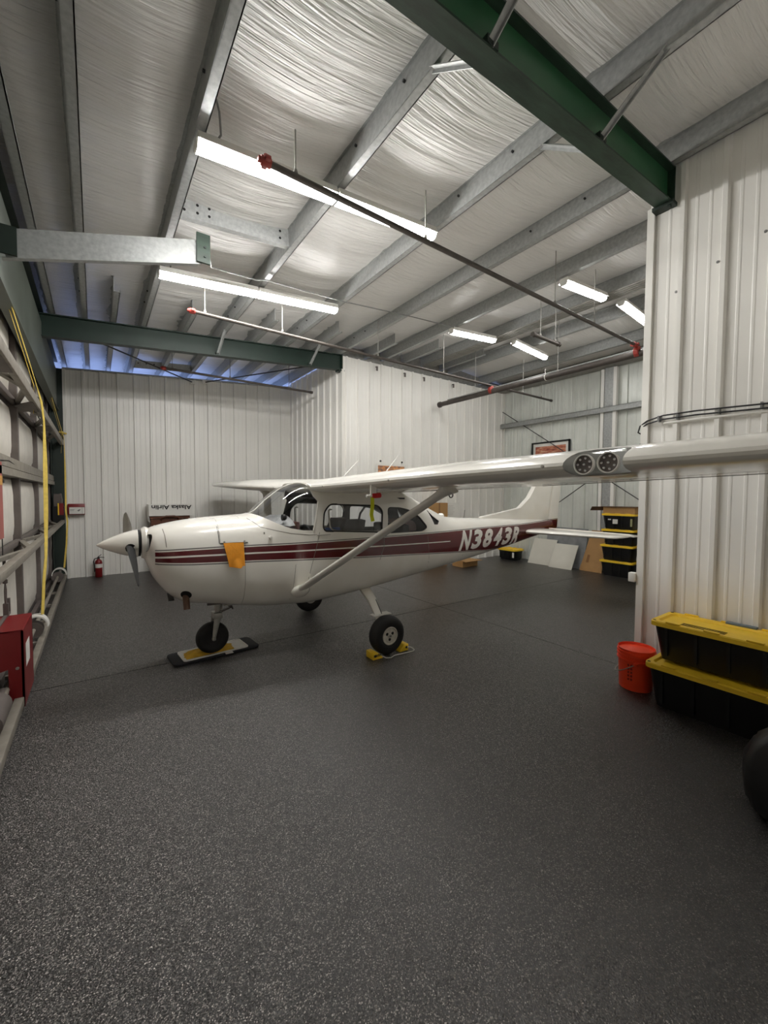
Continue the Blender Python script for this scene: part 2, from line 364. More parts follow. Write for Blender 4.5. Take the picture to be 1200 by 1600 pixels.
# wall_back: girt, eave strut and insulated column strip
gb = B().box((9.56, 1.8, 3.685), (9.70, Yc-.02, 3.70)).box((9.55, 1.8, 3.685), (9.565, Yc-.02, 3.80)).box((9.55, 1.8, 3.79), (9.62, Yc-.02, 3.80))
part('girt', gb, M['galv'], wd_)
part('eave_strut', B().box((9.50, 1.7, 4.70), (9.70, Yc, 4.92)).box((9.42, 1.7, 4.70), (9.5, Yc, 4.715)), M['galv_dull'], wd_)
part('column_strip', B().box((9.62, 4.54, 0), (9.70, 4.74, 4.7)), M['galv'], wd_)
for y in (4.515, 4.79): part('column_trim', B().box((9.60, y-.04, 0), (9.70, y+.03, 4.68)), M['wall'], wd_)
for a, c in (((9.60, 7.60, 4.16), (9.60, 3.0, 1.05)), ((9.58, 7.0, .75), (9.58, 2.4, 3.95))):
    part('cross_brace_rod', B().tube([a, c], .011, 6), M['wire'], wd_)

# hangar door on the left: two leaves of a folding door
dr = struct('door_1')
stiles = [-1.1, .6, 2.45, 4.3, 6.2, 8.05, 9.9, 10.42]
rows = [(.16, 1.16), (1.22, 1.90), (2.12, 2.70), (2.82, 3.75)]
part('door_skin', B().box((-.80, YN, 0), (-.77, 10.50, 3.9)), M['stile'], dr)
for i in range(len(stiles)-1):
    for z0, z1 in rows:
        a, c = stiles[i]+.045, stiles[i+1]-.045; bb = B(); nu, nv = 9, 8; vs = []; fs = []
        for q in range(nv+1):
            for k in range(nu+1):
                u, v_ = k/nu, q/nv; e_ = (1-abs(2*u-1)**6)*(1-abs(2*v_-1)**6)
                cu_ = .03*(abs(2*v_-1)**4)*(2*u-1)                      # the blanket rounds off at its corners
                vs.append((-.765+.045*e_+.012*noise.noise(Vector((a+u*3, v_*3+z0*3, 1)))*e_, a+(c-a)*u-cu_, z0+(z1-z0)*v_))
        for q in range(nv):
            for k in range(nu):
                p0 = q*(nu+1)+k; fs.append((p0, p0+1, p0+nu+2, p0+nu+1))
        part('insulation_panel', bb.add(vs, fs), M['door_blanket'], dr, angle=180)
for y in stiles: part('stile', B().box((-.77, y-.045, .1), (-.70, y+.045, 3.8)), M['stile'], dr)
for z0, z1, x1 in ((1.92, 1.99, -.655), (2.0, 2.10, -.665)):
    part('hinge_rail', B().box((-.77, YN+.05, z0), (x1, 10.42, z1)), M['truss'], dr)
def door_truss(z, th, xo=-.70, xi=-.50, gusset=True):
    part('truss_chord', B().box((xi-.055, YN+.05, z-th/2), (xi, 10.42, z+th/2)), M['truss'], dr, bevel=.006)
    part('truss_chord', B().box((xo-.05, YN+.05, z-.03), (xo+.0, 10.42, z+.03)), M['stile'], dr, bevel=.006)
    for i in range(len(stiles)-1):
        if stiles[i] < 2: continue
        a, c = stiles[i], stiles[i+1]; md = (a+c)/2
        if c-a < 1: continue
        part('truss_web', B().beam((xo, a+.04, z), (xi-.03, md, z), .045, .035), M['truss'], dr)
        part('truss_web', B().beam((xi-.03, md, z), (xo, c-.04, z), .045, .035), M['truss'], dr)
        if gusset:
            part('gusset_plate', B().prism([(-.71, a-.16), (-.54, a-.5), (-.52, a-.5), (-.52, a+.12), (-.6, a+.16), (-.71, a+.3)], z-.055, z-.047, 'Z'), M['stile'], dr)
door_truss(2.77, .10); door_truss(1.20, .065, gusset=False)
part('bottom_rail', B().box((-.555, YN+.05, .045), (-.495, 10.42, .12)), M['truss'], dr, bevel=.006)
part('bottom_rail', B().box((-.75, YN+.05, .03), (-.70, 10.42, .12)), M['stile'], dr)
for y in [q*.95+.2 for q in range(0, 11)]:
    part('rail_tie', B().box((-.71, y-.02, .05), (-.55, y+.02, .085)), M['truss'], dr)
part('lift_shaft', B().tube([(-.60, 1.0, .20), (-.60, 10.3, .20)], .022, 10), M['truss'], dr)
for y in (6.02, 9.62):
    prof_o = [(-.115, 0)]; bb = B(); rg = []
    for yy in (y-.07, y+.07):
        rg.append([(-.575+.112*math.cos(t), yy, .23+.135*math.sin(t)) for t in [math.pi*k/14 for k in range(15)]] + [(-.575+.098*math.cos(t), yy, .23+.120*math.sin(t)) for t in [math.pi*k/14 for k in range(14, -1, -1)]])
    part('strap_drum_cover', bb.loft(rg), M['white'], dr)
    part('strap_drum', B().lathe([(.03, y-.05), (.09, y-.05), (.09, y+.05), (.03, y+.05)], 'Y', 20, (-.60, 0, .20)), M['stile'], dr)
s1 = [(-.60, 4.7, 3.55), (-.568, 5.0, 3.378), (-.528, 5.5, 3.119), (-.507, 6.0, 2.932), (-.488, 6.2, 2.8), (-.480, 6.3, 2.607), (-.480, 6.3, 2.069), (-.485, 6.3, 1.528), (-.49, 6.2, 1.001), (-.505, 6.1, .752), (-.52, 6.02, .36)]
s2 = [(-.65, 8.6, 3.75), (-.603, 9.0, 3.526), (-.535, 9.3, 3.183), (-.452, 9.6, 2.771), (-.451, 9.7, 2.124), (-.457, 9.7, 1.401), (-.440, 9.7, 1.219), (-.461, 9.7, .795), (-.50, 9.62, .36)]
for s_, wds in ((s1, [(0, 1, .2)]*4+[(.3, .95, 0)]*2+[(1, .2, 0)]*2+[(.5, .8, 0)]*3), (s2, [(0, 1, .2)]*4+[(.5, .8, 0)]*5)):
    part('lift_strap', B().ribbon(s_, wds, .042, .004), M['strap'], dr)
    part('lift_strap', B().ribbon([(x-.03, y+.03, z+.02) for x, y, z in s_[:4]]+[(s_[3][0]-.06, s_[3][1]+.25, s_[3][2]-.25)], (0, 1, .2), .026, .003), M['strap'], dr)
# drooping door cable, hook chain and small fittings on the door
part('door_cable', B().tube([(-.69, 7.9, 2.95), (-.66, 8.1, 2.86), (-.65, 8.5, 2.82), (-.66, 8.9, 2.88), (-.69, 9.1, 2.98)], .008, 6), M['wire'], dr)
hx, hy = -.66, 4.80
part('latch_chain', B().tube([(hx, hy, 1.17), (hx, hy, .98)], .01, 6).lathe([(.002, 0), (.018, .01), (.018, .04), (.002, .05)], 'Z', 8, (hx, hy, .95)).tube([(hx, hy, .95), (hx, hy-.03, .90), (hx, hy-.025, .82), (hx, hy, .76)], .006, 6).tube([(hx, hy, .95), (hx, hy+.035, .90), (hx, hy+.03, .82), (hx, hy, .76)], .006, 6), M['stile'], dr)
part('latch_bar', B().beam((hx, hy, .78), (hx, hy, .40), .035, .035, up=(1, 0, 0)).beam((hx, hy-.4, .66), (hx, hy+.14, .67), .025, .025).beam((hx, hy+.13, .66), (hx, hy+.13, .80), .025, .025, up=(1, 0, 0)), M['stile'], dr)
# header above the door and the corner column
hd = struct('header_beam', B().box((-.60, YN, 3.42), (-.585, 10.45, 4.22)).box((-.66, YN, 3.405), (-.56, 10.45, 3.42)), M['header'])
hd2 = struct('eave_shade_trim', B().box((-1.1, 10.5, 3.95), (-1.0, 15.6, 5.0)).box((-.98, YN, 4.36), (-.56, 10.45, 4.375)).box((-.98, YN, 3.85), (-.95, 10.5, 4.75)).box((-.95, YN, 4.2), (-.60, 10.45, 4.28)), M['green_dark'])  # dark plates stand in for the eave shade; end plate hides bright sky
cl = struct('column_1', B().box((-.70, 10.44, 0), (-.50, 10.46, 4.2)).box((-.70, 10.28, 0), (-.68, 10.46, 4.2)).box((-.98, 10.46, 0), (-.5, 10.52, 4.25)), M['green_dark'])

# ------------------------------------------------------------------ green rafters with flange braces
def rafter(label, yc, x0, x1, braces, near_side):
    gf, gw = (M['green'], M['green_web_lit']) if yc < 5 else (M['green_far_dim'], M['green_far_dim'])
    t = thing('rafter_beam', label, 'beam', (x1, yc, PB(x1)-.32), 'green roof rafters'); zt = lambda x: PB(x)
    d = .325; fw = .13
    a, c = Vector((x0, yc, zt(x0))), Vector((x1, yc, zt(x1)))
    part('top_flange', B().beam(a-Vector((0, 0, .008)), c-Vector((0, 0, .008)), fw, .014), gf, t)
    part('bottom_flange', B().beam(a-Vector((0, 0, d-.008)), c-Vector((0, 0, d-.008)), fw, .014), gf, t)
    part('web', B().beam(a-Vector((0, 0, d/2)), c-Vector((0, 0, d/2)), .010, d-.02), gw, t)
    part('end_plate', B().box((x1-.02, yc-fw/2, zt(x1)-d-.03), (x1, yc+fw/2, zt(x1))), gf, t)
    part('seat_bracket', B().box((x1-.10, yc-fw/2-.02, zt(x1)-d-.035), (x1+.03, yc+fw/2+.02, zt(x1)-d-.002)).box((x1-.085, yc-.06, zt(x1)-d-.055), (x1-.06, yc-.035, zt(x1)-d-.03)), M['green_dark'], t)
    for xb, sd in braces:
        part('flange_brace', B().beam((xb, yc+sd*.05, zt(xb)-d+.03), (xb+.03, yc+sd*.46, zt(xb)+.02), .045, .006, up=(1, 0, 0)).beam((xb-.02, yc+sd*.05, zt(xb)-d+.03), (xb+.01, yc+sd*.46, zt(xb)+.02), .005, .04, up=(1, 0, 0)), M['galv'], t)
        part('brace_clip', B().box((xb-.05, yc+sd*.012, zt(xb)-d+.015), (xb+.04, yc+sd*.07, zt(xb)-d+.06)), M['green_dark'], t)
    return t
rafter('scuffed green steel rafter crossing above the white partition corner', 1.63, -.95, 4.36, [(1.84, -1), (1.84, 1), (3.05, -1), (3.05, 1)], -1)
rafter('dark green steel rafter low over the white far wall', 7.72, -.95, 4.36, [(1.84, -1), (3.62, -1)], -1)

# ------------------------------------------------------------------ galvanised purlins
def purlin(name, label, x, y0, y1, h=.20, group='galvanised roof purlins', flip=False, dz=0):
    z = PB(x)+dz; s_ = -1 if flip else 1; bb = B()
    sec = [(-.065, h), (0, h), (0, 0), (.065*s_, 0), (.078*s_, .022)]
    th = .006
    bb.box((x-th/2, y0, z), (x+th/2, y1, z+h)).box((min(x, x+.07*s_), y0, z), (max(x, x+.07*s_), y1, z+th)).box((x-.07, y0, z+h-th), (x, y1, z+h)).box((x+.066*s_-.004, y0, z), (x+.066*s_+.004, y1, z+.026))
    t = solo(name, bb, M['galv'], label, 'roof beam', (x, (y0+y1)/2, z), group)
    return t
ordn = ['first', 'second', 'third', 'fourth', 'fifth', 'sixth', 'seventh', 'eighth', 'ninth', 'tenth']
for i, x in enumerate(purlins[:-1]):
    lab = 'galvanised Z purlin under the white ceiling blanket, %s from the hangar door' % ordn[i]
    o = purlin('roof_purlin', lab, x, YN, 15.5, .20 if i > 1 else .2, flip=False, dz=(-.02 if i == 8 else 0))
    if x < 4.5:                                            # bolts through the laps
        for yy in (2.35, 3.0, 7.0, 6.6):
            part('lap_bolt', B().lathe([(.001, -.016), (.011, -.016), (.011, 0), (.001, 0)], 'X', 8, (x-.003, yy, PB(x)+.13)), M['wire'], o)
for i, (x, y0) in enumerate(((.25, 6.48), (1.25, 6.75), (2.44, 6.5), (3.63, 6.52), (4.95, 6.6), (6.0, 6.45), (7.25, 6.3))):
    purlin('lap_purlin', 'short galvanised purlin end lapping over the far wall rafter, %s from the door' % ordn[i], x, y0, 15.5, .2, 'short lap purlins')
# ridge conduits
for i in range(5):
    solo('ridge_conduit', B().tube([(6.56+.06*i, YN+3, 4.905), (6.56+.06*i, 7.6, 4.905)], .016, 8), M['galv_dull'], 'grey steel conduit along the roof ridge, %s of five from the door side' % ordn[i], 'conduit', (6.56+.06*i, 4.5, 4.9), 'conduit bundle along the ridge')
# bracing bracket between header and roof
t = thing('header_brace', 'mottled galvanised channel brace rising from door header to green plate', 'brace', (.2, 4.43, 3.9))
sl = (4.145-3.752)/(.856+.475)
za = lambda x: 3.752+(x+.475)*sl
part('channel', B().beam((-.57, 4.43, za(-.57)), (.88, 4.43, za(.88)), .006, .222).beam((-.57, 4.46, za(-.57)-.109), (.88, 4.46, za(.88)-.109), .06, .006).beam((-.57, 4.46, za(-.57)+.109), (.88, 4.46, za(.88)+.109), .06, .006), M['galv'], t)
part('end_plate', B().box((.86, 4.40, 4.05), (.985, 4.425, 4.33)), M['green'], t, label='green bolted end plate')
for z in (4.11, 4.2): part('bolt', B().lathe([(.001, -.012), (.012, -.012), (.012, 0)], 'Y', 8, (.935, 4.40, z)), M['green_dark'], t)
part('header_clip', B().box((-.58, 4.395, 3.64), (-.47, 4.42, 3.86)), M['green_dark'], t)
t = thing('roof_cross_channel', 'short drilled galvanised channel bolted between two purlins above the brace', 'brace', (1.2, 4.45, 4.5))
part('channel', B().beam((.66, 4.45, PB(.66)+.11), (1.83, 4.45, PB(1.83)+.11), .006, .19).beam((.66, 4.48, PB(.66)+.012), (1.83, 4.48, PB(1.83)+.012), .07, .006).beam((.66, 4.48, PB(.66)+.205), (1.83, 4.48, PB(1.83)+.205), .07, .006), M['galv'], t)
for x in (.76, .88, .99, 1.73):
    for dz in (.075, .15):
        part('bolt_hole', B().lathe([(.001, -.004), (.013, -.004), (.013, 0)], 'Y', 10, (x, 4.447, PB(x)+dz)), M['grille'], t)
t = thing('roof_cross_channel', 'short drilled channel between purlins just above the white far wall', 'brace', (1.2, 10.2, 4.45))
part('channel', B().beam((.7, 10.2, PB(.7)+.07), (1.84, 10.2, PB(1.84)+.07), .006, .17), M['galv'], t)
for x in (.8, .95, 1.1, 1.3): part('bolt_hole', B().lathe([(.001, -.004), (.013, -.004), (.013, 0)], 'Y', 10, (x, 10.197, PB(x)+.09)), M['grille'], t)
# roof bracing rods above the far wall
for a, c, lab in (((.03, 7.95, 4.17), (1.91, 10.45, 4.375), 'thin dark brace rod from the rafter to the far wall, nearer the door'), ((3.70, 7.95, 4.45), (2.18, 10.45, 4.42), 'thin dark brace rod from the rafter to the far wall, nearer the jog')):
    t = thing('brace_rod', lab, 'rod', c, 'roof brace rods')
    part('rod', B().tube([a, c], .013, 6), M['wire'], t)
    part('wall_clip', B().box((c[0]-.05, c[1]-.03, c[2]-.04), (c[0]+.05, c[1]+.04, c[2]+.04)), M['white'], t)

# ------------------------------------------------------------------ fluorescent lights
def lamp(x0, x1, y, label, group, gap=.0):
    lm_ = M['lamp_tail'] if x0 > 4.5 else M['lamp']
    z0, z1 = PB(x0)-.105+gap, PB(x1)-.105+gap
    t = thing('fluorescent_light', label, 'ceiling light', ((x0+x1)/2, y, (z0+z1)/2), group)
    a, c = Vector((x0+.01, y, z0)), Vector((x1-.01, y, z1))
    ring = lambda p, w_, h0, h1: [p+Vector((0, -w_, h1)), p+Vector((0, -w_, h0)), p+Vector((0, -w_*.6, h0-.031)), p+Vector((0, w_*.6, h0-.031)), p+Vector((0, w_, h0)), p+Vector((0, w_, h1))]
    part('diffuser', B().loft([ring(a, .055, .0, .03), ring(c, .055, .0, .03)]), lm_, t, angle=60)
    hr = lambda p: [p+Vector((0, y_, z_)) for y_, z_ in ((-.085, .012), (-.078, .012), (-.07, .024), (.07, .024), (.078, .012), (.085, .012), (.06, .08), (-.06, .08))]
    part('housing', B().loft([hr(a), hr(c)]), M['white'], t)
    for p, sg in ((a, -1), (c, 1)):
        part('end_cap', B().loft([ring(p, .058, .0, .035), ring(p+Vector((sg*.012, 0, 0)), .055, .0, .033)]), M['white'], t)
    return t
lamp(.655, 1.83, 3.36, 'long fluorescent tube light under near purlins, end nearest the door', 'front row of tube lights')
lamp(1.83, 3.03, 3.36, 'fluorescent tube light crossed by a sprinkler pipe, front row inner half', 'front row of tube lights')
lamp(.655, 1.83, 5.52, 'fluorescent tube light in second row above the plane nose, door end', 'second row of tube lights')
lamp(1.83, 3.03, 5.52, 'fluorescent tube light in second row, inner half towards the tail', 'second row of tube lights')
lamp(5.40, 6.52, 3.27, 'bright tube light above conduits, higher one next to partition', 'tail bay tube lights')
lamp(5.33, 6.52, 5.40, 'tube light over tail bay, left of the hanging pipe stub', 'tail bay tube lights')
lamp(7.0, 8.12, 5.30, 'tube light over tail bay beyond the ridge, above the main pipe', 'tail bay tube lights')
lamp(6.98, 8.10, 3.22, 'tube light over tail bay half hidden by the white partition', 'tail bay tube lights')
for pts, lab in (([(.70, 3.05, 4.58), (.78, 3.16, 4.50), (.82, 3.28, 4.44), (.80, 3.34, 4.42)], 'curved grey flex feeding the front tube light'), ([(.68, 5.2, 4.55), (.76, 5.35, 4.5), (.78, 5.48, 4.43)], 'curved grey flex feeding the second row tube light')):
    solo('light_cable', B().tube(pts, .008, 6), M['greywire'], lab, 'cable', pts[-1])
solo('ceiling_cable', B().tube([(.98, 4.5, 4.28), (1.154, 5.119, 4.40), (1.706, 5.205, 4.46), (1.84, 5.21, 4.50), (3.037, 5.254, 4.57), (4.25, 5.3, 4.70), (5.40, 5.346, 4.80)], .008, 6), M['greywire'], 'thin grey cable strung under the purlins past the second light row', 'cable', (1.7, 5.2, 4.46))

# ------------------------------------------------------------------ sprinkler pipes
ZP = 4.12
def pipe(name, a, c, r, label, hang, clamp=None, mat='blackpipe', group='sprinkler branch pipes', n=12):
    t = thing(name, label, 'pipe', tuple((Vector(a)+Vector(c))/2), group)
    part('pipe_run', B().tube([a, c], r, n), M[mat], t)
    d = (Vector(c)-Vector(a)).normalized()
    for e_ in (a, c): part('end_cap', B().tube([Vector(e_)-d*.03, Vector(e_)+d*.03], r*1.3, 10), M[mat] if clamp is None else M['redfit'] if (clamp == 'a' and e_ is a) else M[mat], t)
    for k in hang:
        p = Vector(a).lerp(Vector(c), k)
        part('hanger_rod', B().tube([p+Vector((0, 0, r)), (p.x, p.y, PB(p.x)+.02)], .006, 6).lathe([(.012, -.006), (.02, 0), (.012, .03)], 'Z', 8, (p.x, p.y, p.z+r)), M['galv_dull'], t)
    return t
def coupling(p, d, r, parent):
    d = Vector(d).normalized(); p = Vector(p)
    part('grooved_coupling', B().tube([p-d*.035, p+d*.035], r*1.35, 10).box(p+Vector((-.06, -.02, -.015)), p+Vector((.06, .02, .015))).box(p+Vector((-.02, -.06, -.015)), p+Vector((.02, .06, .015))), M['redfit'], parent, bevel=.004, label='red grooved coupling')
p1 = pipe('sprinkler_pipe', (1.05, 2.99, ZP+.05), (6.98, 2.96, ZP), .024, 'dark sprinkler branch pipe crossing below the front tube lights', (.04, .26, .62, .78), 'a')
coupling((1.06, 2.99, ZP+.05), (1, 0, 0), .026, p1)
part('drop_riser', B().tube([(1.06, 2.99, ZP+.05), (1.06, 2.99, ZP+.10)], .018, 8), M['redfit'], p1)
p2 = pipe('sprinkler_pipe', (1.06, 5.80, ZP), (9.25, 5.86, ZP), .024, 'sprinkler branch pipe passing in front of the far rafter and tail wall', (.02, .15, .36, .55, .86, .95), 'a')
coupling((1.07, 5.80, ZP), (1, 0, 0), .026, p2)
p3 = pipe('sprinkler_pipe', (1.09, 8.70, ZP), (4.12, 8.70, ZP), .024, 'sprinkler branch pipe hung in front of the far wall top', (.05, .4, .82), 'a')
coupling((1.1, 8.70, ZP), (1, 0, 0), .026, p3)
mp_ = pipe('sprinkler_main', (7.0, 7.45, 4.0), (7.0, 1.75, 4.0), .055, 'thick sprinkler main pipe running across the tail bay', (.2, .55, .85), None, 'blackpipe', None, 16)
for yy, px in ((5.85, 7.0), (2.96, 7.0)):
    coupling((px, yy, 4.0+.03), (0, 1, 0), .062, mp_)
    part('riser', B().tube([(px, yy, 4.0), (px, yy, ZP)], .03, 10), M['redfit'], mp_)
coupling((6.9, 2.96, ZP), (1, 0, 0), .03, mp_)
part('main_conduit', B().tube([(7.02, 7.2, 4.075), (7.02, 1.75, 4.075)], .013, 8), M['galv'], mp_)
part('pipe_tie', B().lathe([(.058, -.008), (.064, 0), (.058, .008)], 'Y', 16, (7.0, 4.55, 4.0)).tube([(7.0, 4.55, 4.06), (6.98, 4.56, 4.12), (7.01, 4.57, 4.16)], .006, 6), M['white'], mp_, label='white cable tie')
t = pipe('pipe_stub', (5.69, 3.93, 4.3), (6.39, 3.93, 4.3), .03, 'short dark pipe stub hanging on two rods below the tail lights', (.25, .85), None, 'blackpipe', None)
for i, x in enumerate((5.2, 6.0, 6.6, 7.6, 8.9)):
    solo('wall_hook', B().box((x-.02, Yc-.08, 4.62), (x+.02, Yc-.03, 4.635)).box((x-.02, Yc-.08, 4.54), (x+.02, Yc-.065, 4.635)), M['stile'], 'small dark bracket near top of the tail side wall, %s from the jog' % ordn[i], 'bracket', (x, Yc-.08, 4.5), 'brackets atop the tail wall')
# cable pair along the right partition
t = thing('wall_cable', 'pair of black cables clipped along the right partition with hooked end', 'cable', (Xj, 1.2, 2.45))
for dz, ex in ((0, .06), (.035, .095)):
    part('cable_run', B().tube([(4.30, -1.2, 2.43+dz), (4.30, .85, 2.45+dz), (4.30, 1.33, 2.47+dz), (4.30, 1.58, 2.468+dz), (4.31, 1.72, 2.445+dz*.8), (4.33, 1.73+ex*.6, 2.42+dz*.4), (4.36, 1.73+ex*.9, 2.39-dz*.3), (4.40, 1.73+ex*.5, 2.37-dz*.6), (4.44, 1.79, 2.37-dz*.6)], .007, 8), M['wire'], t)
for y in (.9, 1.17, 1.47, 1.62): part('cable_clip', B().box((4.296, y-.007, 2.452), (4.35, y+.007, 2.505)), M['greywire'], t)
part('cable_sleeve', B().tube([(4.318, .1, 2.42), (4.318, 1.4, 2.435), (4.318, 1.58, 2.43)], .012, 8), M['white'], t, label='white cable sleeve below the black pair')
for (yy, zz) in ((1.53, 3.62), (1.23, 3.75), (.93, 3.85)):
    part('panel_screw', B().lathe([(.001, -.008), (.01, -.008), (.012, 0)], 'X', 8, (Xj-.001, yy, zz)), M['greywire'], wr_)

# ================================================================== THE AIRPLANE
AX, AY = 2.6, 4.58
def livery():
    mt, nt, b = new_mat('white_paint_with_maroon_bands')
    L = nt.links.new
    tc = N(nt, 'ShaderNodeTexCoord'); sx = N(nt, 'ShaderNodeSeparateXYZ'); L(tc.outputs['Object'], sx.inputs[0])
    def math_(op, a, c=None):
        n = N(nt, 'ShaderNodeMath', operation=op)
        for i, q in enumerate((a, c)):
            if q is None: continue
            if isinstance(q, (int, float)): n.inputs[i].default_value = q
            else: L(q, n.inputs[i])
        return n.outputs[0]
    X = math_('ADD', sx.outputs['X'], AX); Z = sx.outputs['Z']
    xn = math_('DIVIDE', X, 8.0)
    def curve(pts):
        n = N(nt, 'ShaderNodeFloatCurve'); c = n.mapping.curves[0]
        pts = [(x/8.0, (z-.7)/.7) for x, z in pts]
        c.points[0].location = (0, pts[0][1]); c.points[1].location = (1, pts[-1][1])
        for x, z in pts: c.points.new(x, z)
        for q in c.points: q.handle_type = 'VECTOR'
        n.mapping.update(); L(xn, n.inputs['Value'])
        return math_('ADD', math_('MULTIPLY', n.outputs[0], .7), .7)
    T = curve([(.43, 1.226), (.74, 1.234), (1.03, 1.238), (1.33, 1.238), (1.7, 1.235), (2.1, 1.237), (2.9, 1.241), (3.85, 1.244), (4.4, 1.245), (5.1, 1.252), (6.1, 1.256), (6.6, 1.272), (7.5, 1.312)])
    Bt = curve([(.36, 1.13), (.43, 1.088), (.74, 1.071), (1.02, 1.063), (1.33, 1.057), (1.7, 1.04), (2.45, 1.005), (3.36, .962), (3.86, .934), (4.44, .902), (5.15, .865), (5.9, .825), (6.4, .72), (7.5, .70)])
    Md = curve([(.43, 1.155), (.74, 1.158), (1.33, 1.152), (1.71, 1.143), (2.45, 1.131), (3.36, 1.108), (4.13, 1.09), (7.5, 1.09)])
    dt = math_('SUBTRACT', T, Z); db = math_('SUBTRACT', Z, Bt); dm = math_('ABSOLUTE', math_('SUBTRACT', Z, Md))
    gap = N(nt, 'ShaderNodeMapRange'); gap.inputs['From Min'].default_value = .6; gap.inputs['From Max'].default_value = 4.4
    gap.inputs['To Min'].default_value = .022; gap.inputs['To Max'].default_value = .017; L(X, gap.inputs[0]); gp = gap.outputs[0]
    band = math_('MULTIPLY', math_('GREATER_THAN', dt, gp), math_('GREATER_THAN', db, gp))
    midw = N(nt, 'ShaderNodeMapRange'); midw.inputs['From Min'].default_value = .6; midw.inputs['From Max'].default_value = 4.2
    midw.inputs['To Min'].default_value = .0085; midw.inputs['To Max'].default_value = .006; L(X, midw.inputs[0])
    mid = math_('MULTIPLY', math_('LESS_THAN', dm, midw.outputs[0]), math_('LESS_THAN', X, 4.18))
    band = math_('MULTIPLY', band, math_('SUBTRACT', 1, mid))
    lt = math_('MULTIPLY', math_('GREATER_THAN', dt, 0), math_('LESS_THAN', dt, .012))
    lb = math_('MULTIPLY', math_('GREATER_THAN', db, 0), math_('LESS_THAN', db, .012))
    fwd = math_('GREATER_THAN', X, .445)
    line = math_('MULTIPLY', math_('MAXIMUM', lt, lb), fwd); band = math_('MULTIPLY', band, fwd)
    n = N(nt, 'ShaderNodeTexNoise'); n.inputs['Scale'].default_value = 2.5; n.inputs['Detail'].default_value = 6; L(tc.outputs['Object'], n.inputs['Vector'])
    r = N(nt, 'ShaderNodeValToRGB'); r.color_ramp.elements[0].position = .35; r.color_ramp.elements[1].position = .65
    r.color_ramp.elements[0].color = srgb(234, 230, 221); r.color_ramp.elements[1].color = srgb(242, 239, 232); L(n.outputs['Fac'], r.inputs[0])
    m1 = N(nt, 'ShaderNodeMix', data_type='RGBA'); L(band, m1.inputs[0]); L(r.outputs[0], m1.inputs[6]); m1.inputs[7].default_value = srgb(88, 13, 20)
    m2 = N(nt, 'ShaderNodeMix', data_type='RGBA'); L(line, m2.inputs[0]); L(m1.outputs[2], m2.inputs[6]); m2.inputs[7].default_value = srgb(112, 108, 106)
    L(m2.outputs[2], b.inputs['Base Color']); b.inputs['Roughness'].default_value = .22; b.inputs['Coat Weight'].default_value = .4
    return mt
M['livery'] = livery()
PROF=[(.40,.20,1.06,1.405,2.2),(.44,.27,.95,1.425,2.2),(.50,.315,.85,1.443,2.3),(.60,.36,.73,1.465,2.4),(.75,.395,.645,1.49,2.5),(1.0,.43,.60,1.513,2.7),(1.22,.455,.555,1.525,2.9),(1.40,.47,.525,1.54,3.0),(1.6,.485,.50,1.70,3.2),(1.8,.495,.49,1.84,3.5),(1.95,.50,.485,1.885,3.8),(2.5,.505,.52,1.90,4),(3.0,.485,.565,1.89,4),(3.4,.455,.60,1.80,3.6),(3.7,.43,.625,1.68,3.2),(4.0,.40,.65,1.55,2.8),(4.36,.365,.685,1.43,2.5),(4.8,.32,.735,1.395,2.5),(5.3,.27,.80,1.375,2.5),(5.9,.205,.875,1.35,2.5),(6.5,.14,.96,1.33,2.5),(7.1,.075,1.05,1.30,2.5),(7.3,.05,1.1,1.28,2.5)]
def prof(x):
    P=PROF
    if x<=P[0][0]: return P[0][1:]
    if x>=P[-1][0]: return P[-1][1:]
    for i in range(len(P)-1):
        if P[i][0]<=x<=P[i+1][0]:
            # catmull-rom style monotone-ish
            a,b=P[i],P[i+1]; t=(x-a[0])/(b[0]-a[0]); out=[]
            for k in range(1,5):
                def sl(j):
                    if j<=0 or j>=len(P)-1: return None
                    d0=(P[j][k]-P[j-1][k])/(P[j][0]-P[j-1][0]); d1=(P[j+1][k]-P[j][k])/(P[j+1][0]-P[j][0])
                    return 0 if d0*d1<=0 else 2*d0*d1/(d0+d1)
                h=b[0]-a[0]; d=(b[k]-a[k])/h; m0=sl(i); m1=sl(i+1)
                m0=d if m0 is None else m0; m1=d if m1 is None else m1
                t2,t3=t*t,t*t*t
                out.append((2*t3-3*t2+1)*a[k]+(t3-2*t2+t)*h*m0+(-2*t3+3*t2)*b[k]+(t3-t2)*h*m1)
            return tuple(out)
def side_y(x,z,off=0.):
    w,zb,zt,n=prof(x); c=(zt+zb)/2; h=(zt-zb)/2
    u=min(1,abs((z-c)/h)); return (w+off)*(1-u**n)**(1/n)

def ring(x, off=0., n=72, zb_off=None, yc=AY):
    w_, zb, zt, e_ = prof(x); w_ += off; zb -= (off if zb_off is None else -zb_off); zt += off
    c, h = (zt+zb)/2, (zt-zb)/2; out = []
    for k in range(n):
        t = 2*math.pi*k/n; cs, sn = math.cos(t), math.sin(t)
        out.append((x, yc+w_*math.copysign(abs(cs)**(2/e_), cs), c+h*math.copysign(abs(sn)**(2/e_), sn)))
    return out
def frange(a, c, d): n = max(1, round((c-a)/d)); return [a+(c-a)*k/n for k in range(n+1)]
air = thing('airplane', 'white high wing airplane with maroon stripes parked nose towards the door', 'airplane', (AX, AY, 0))
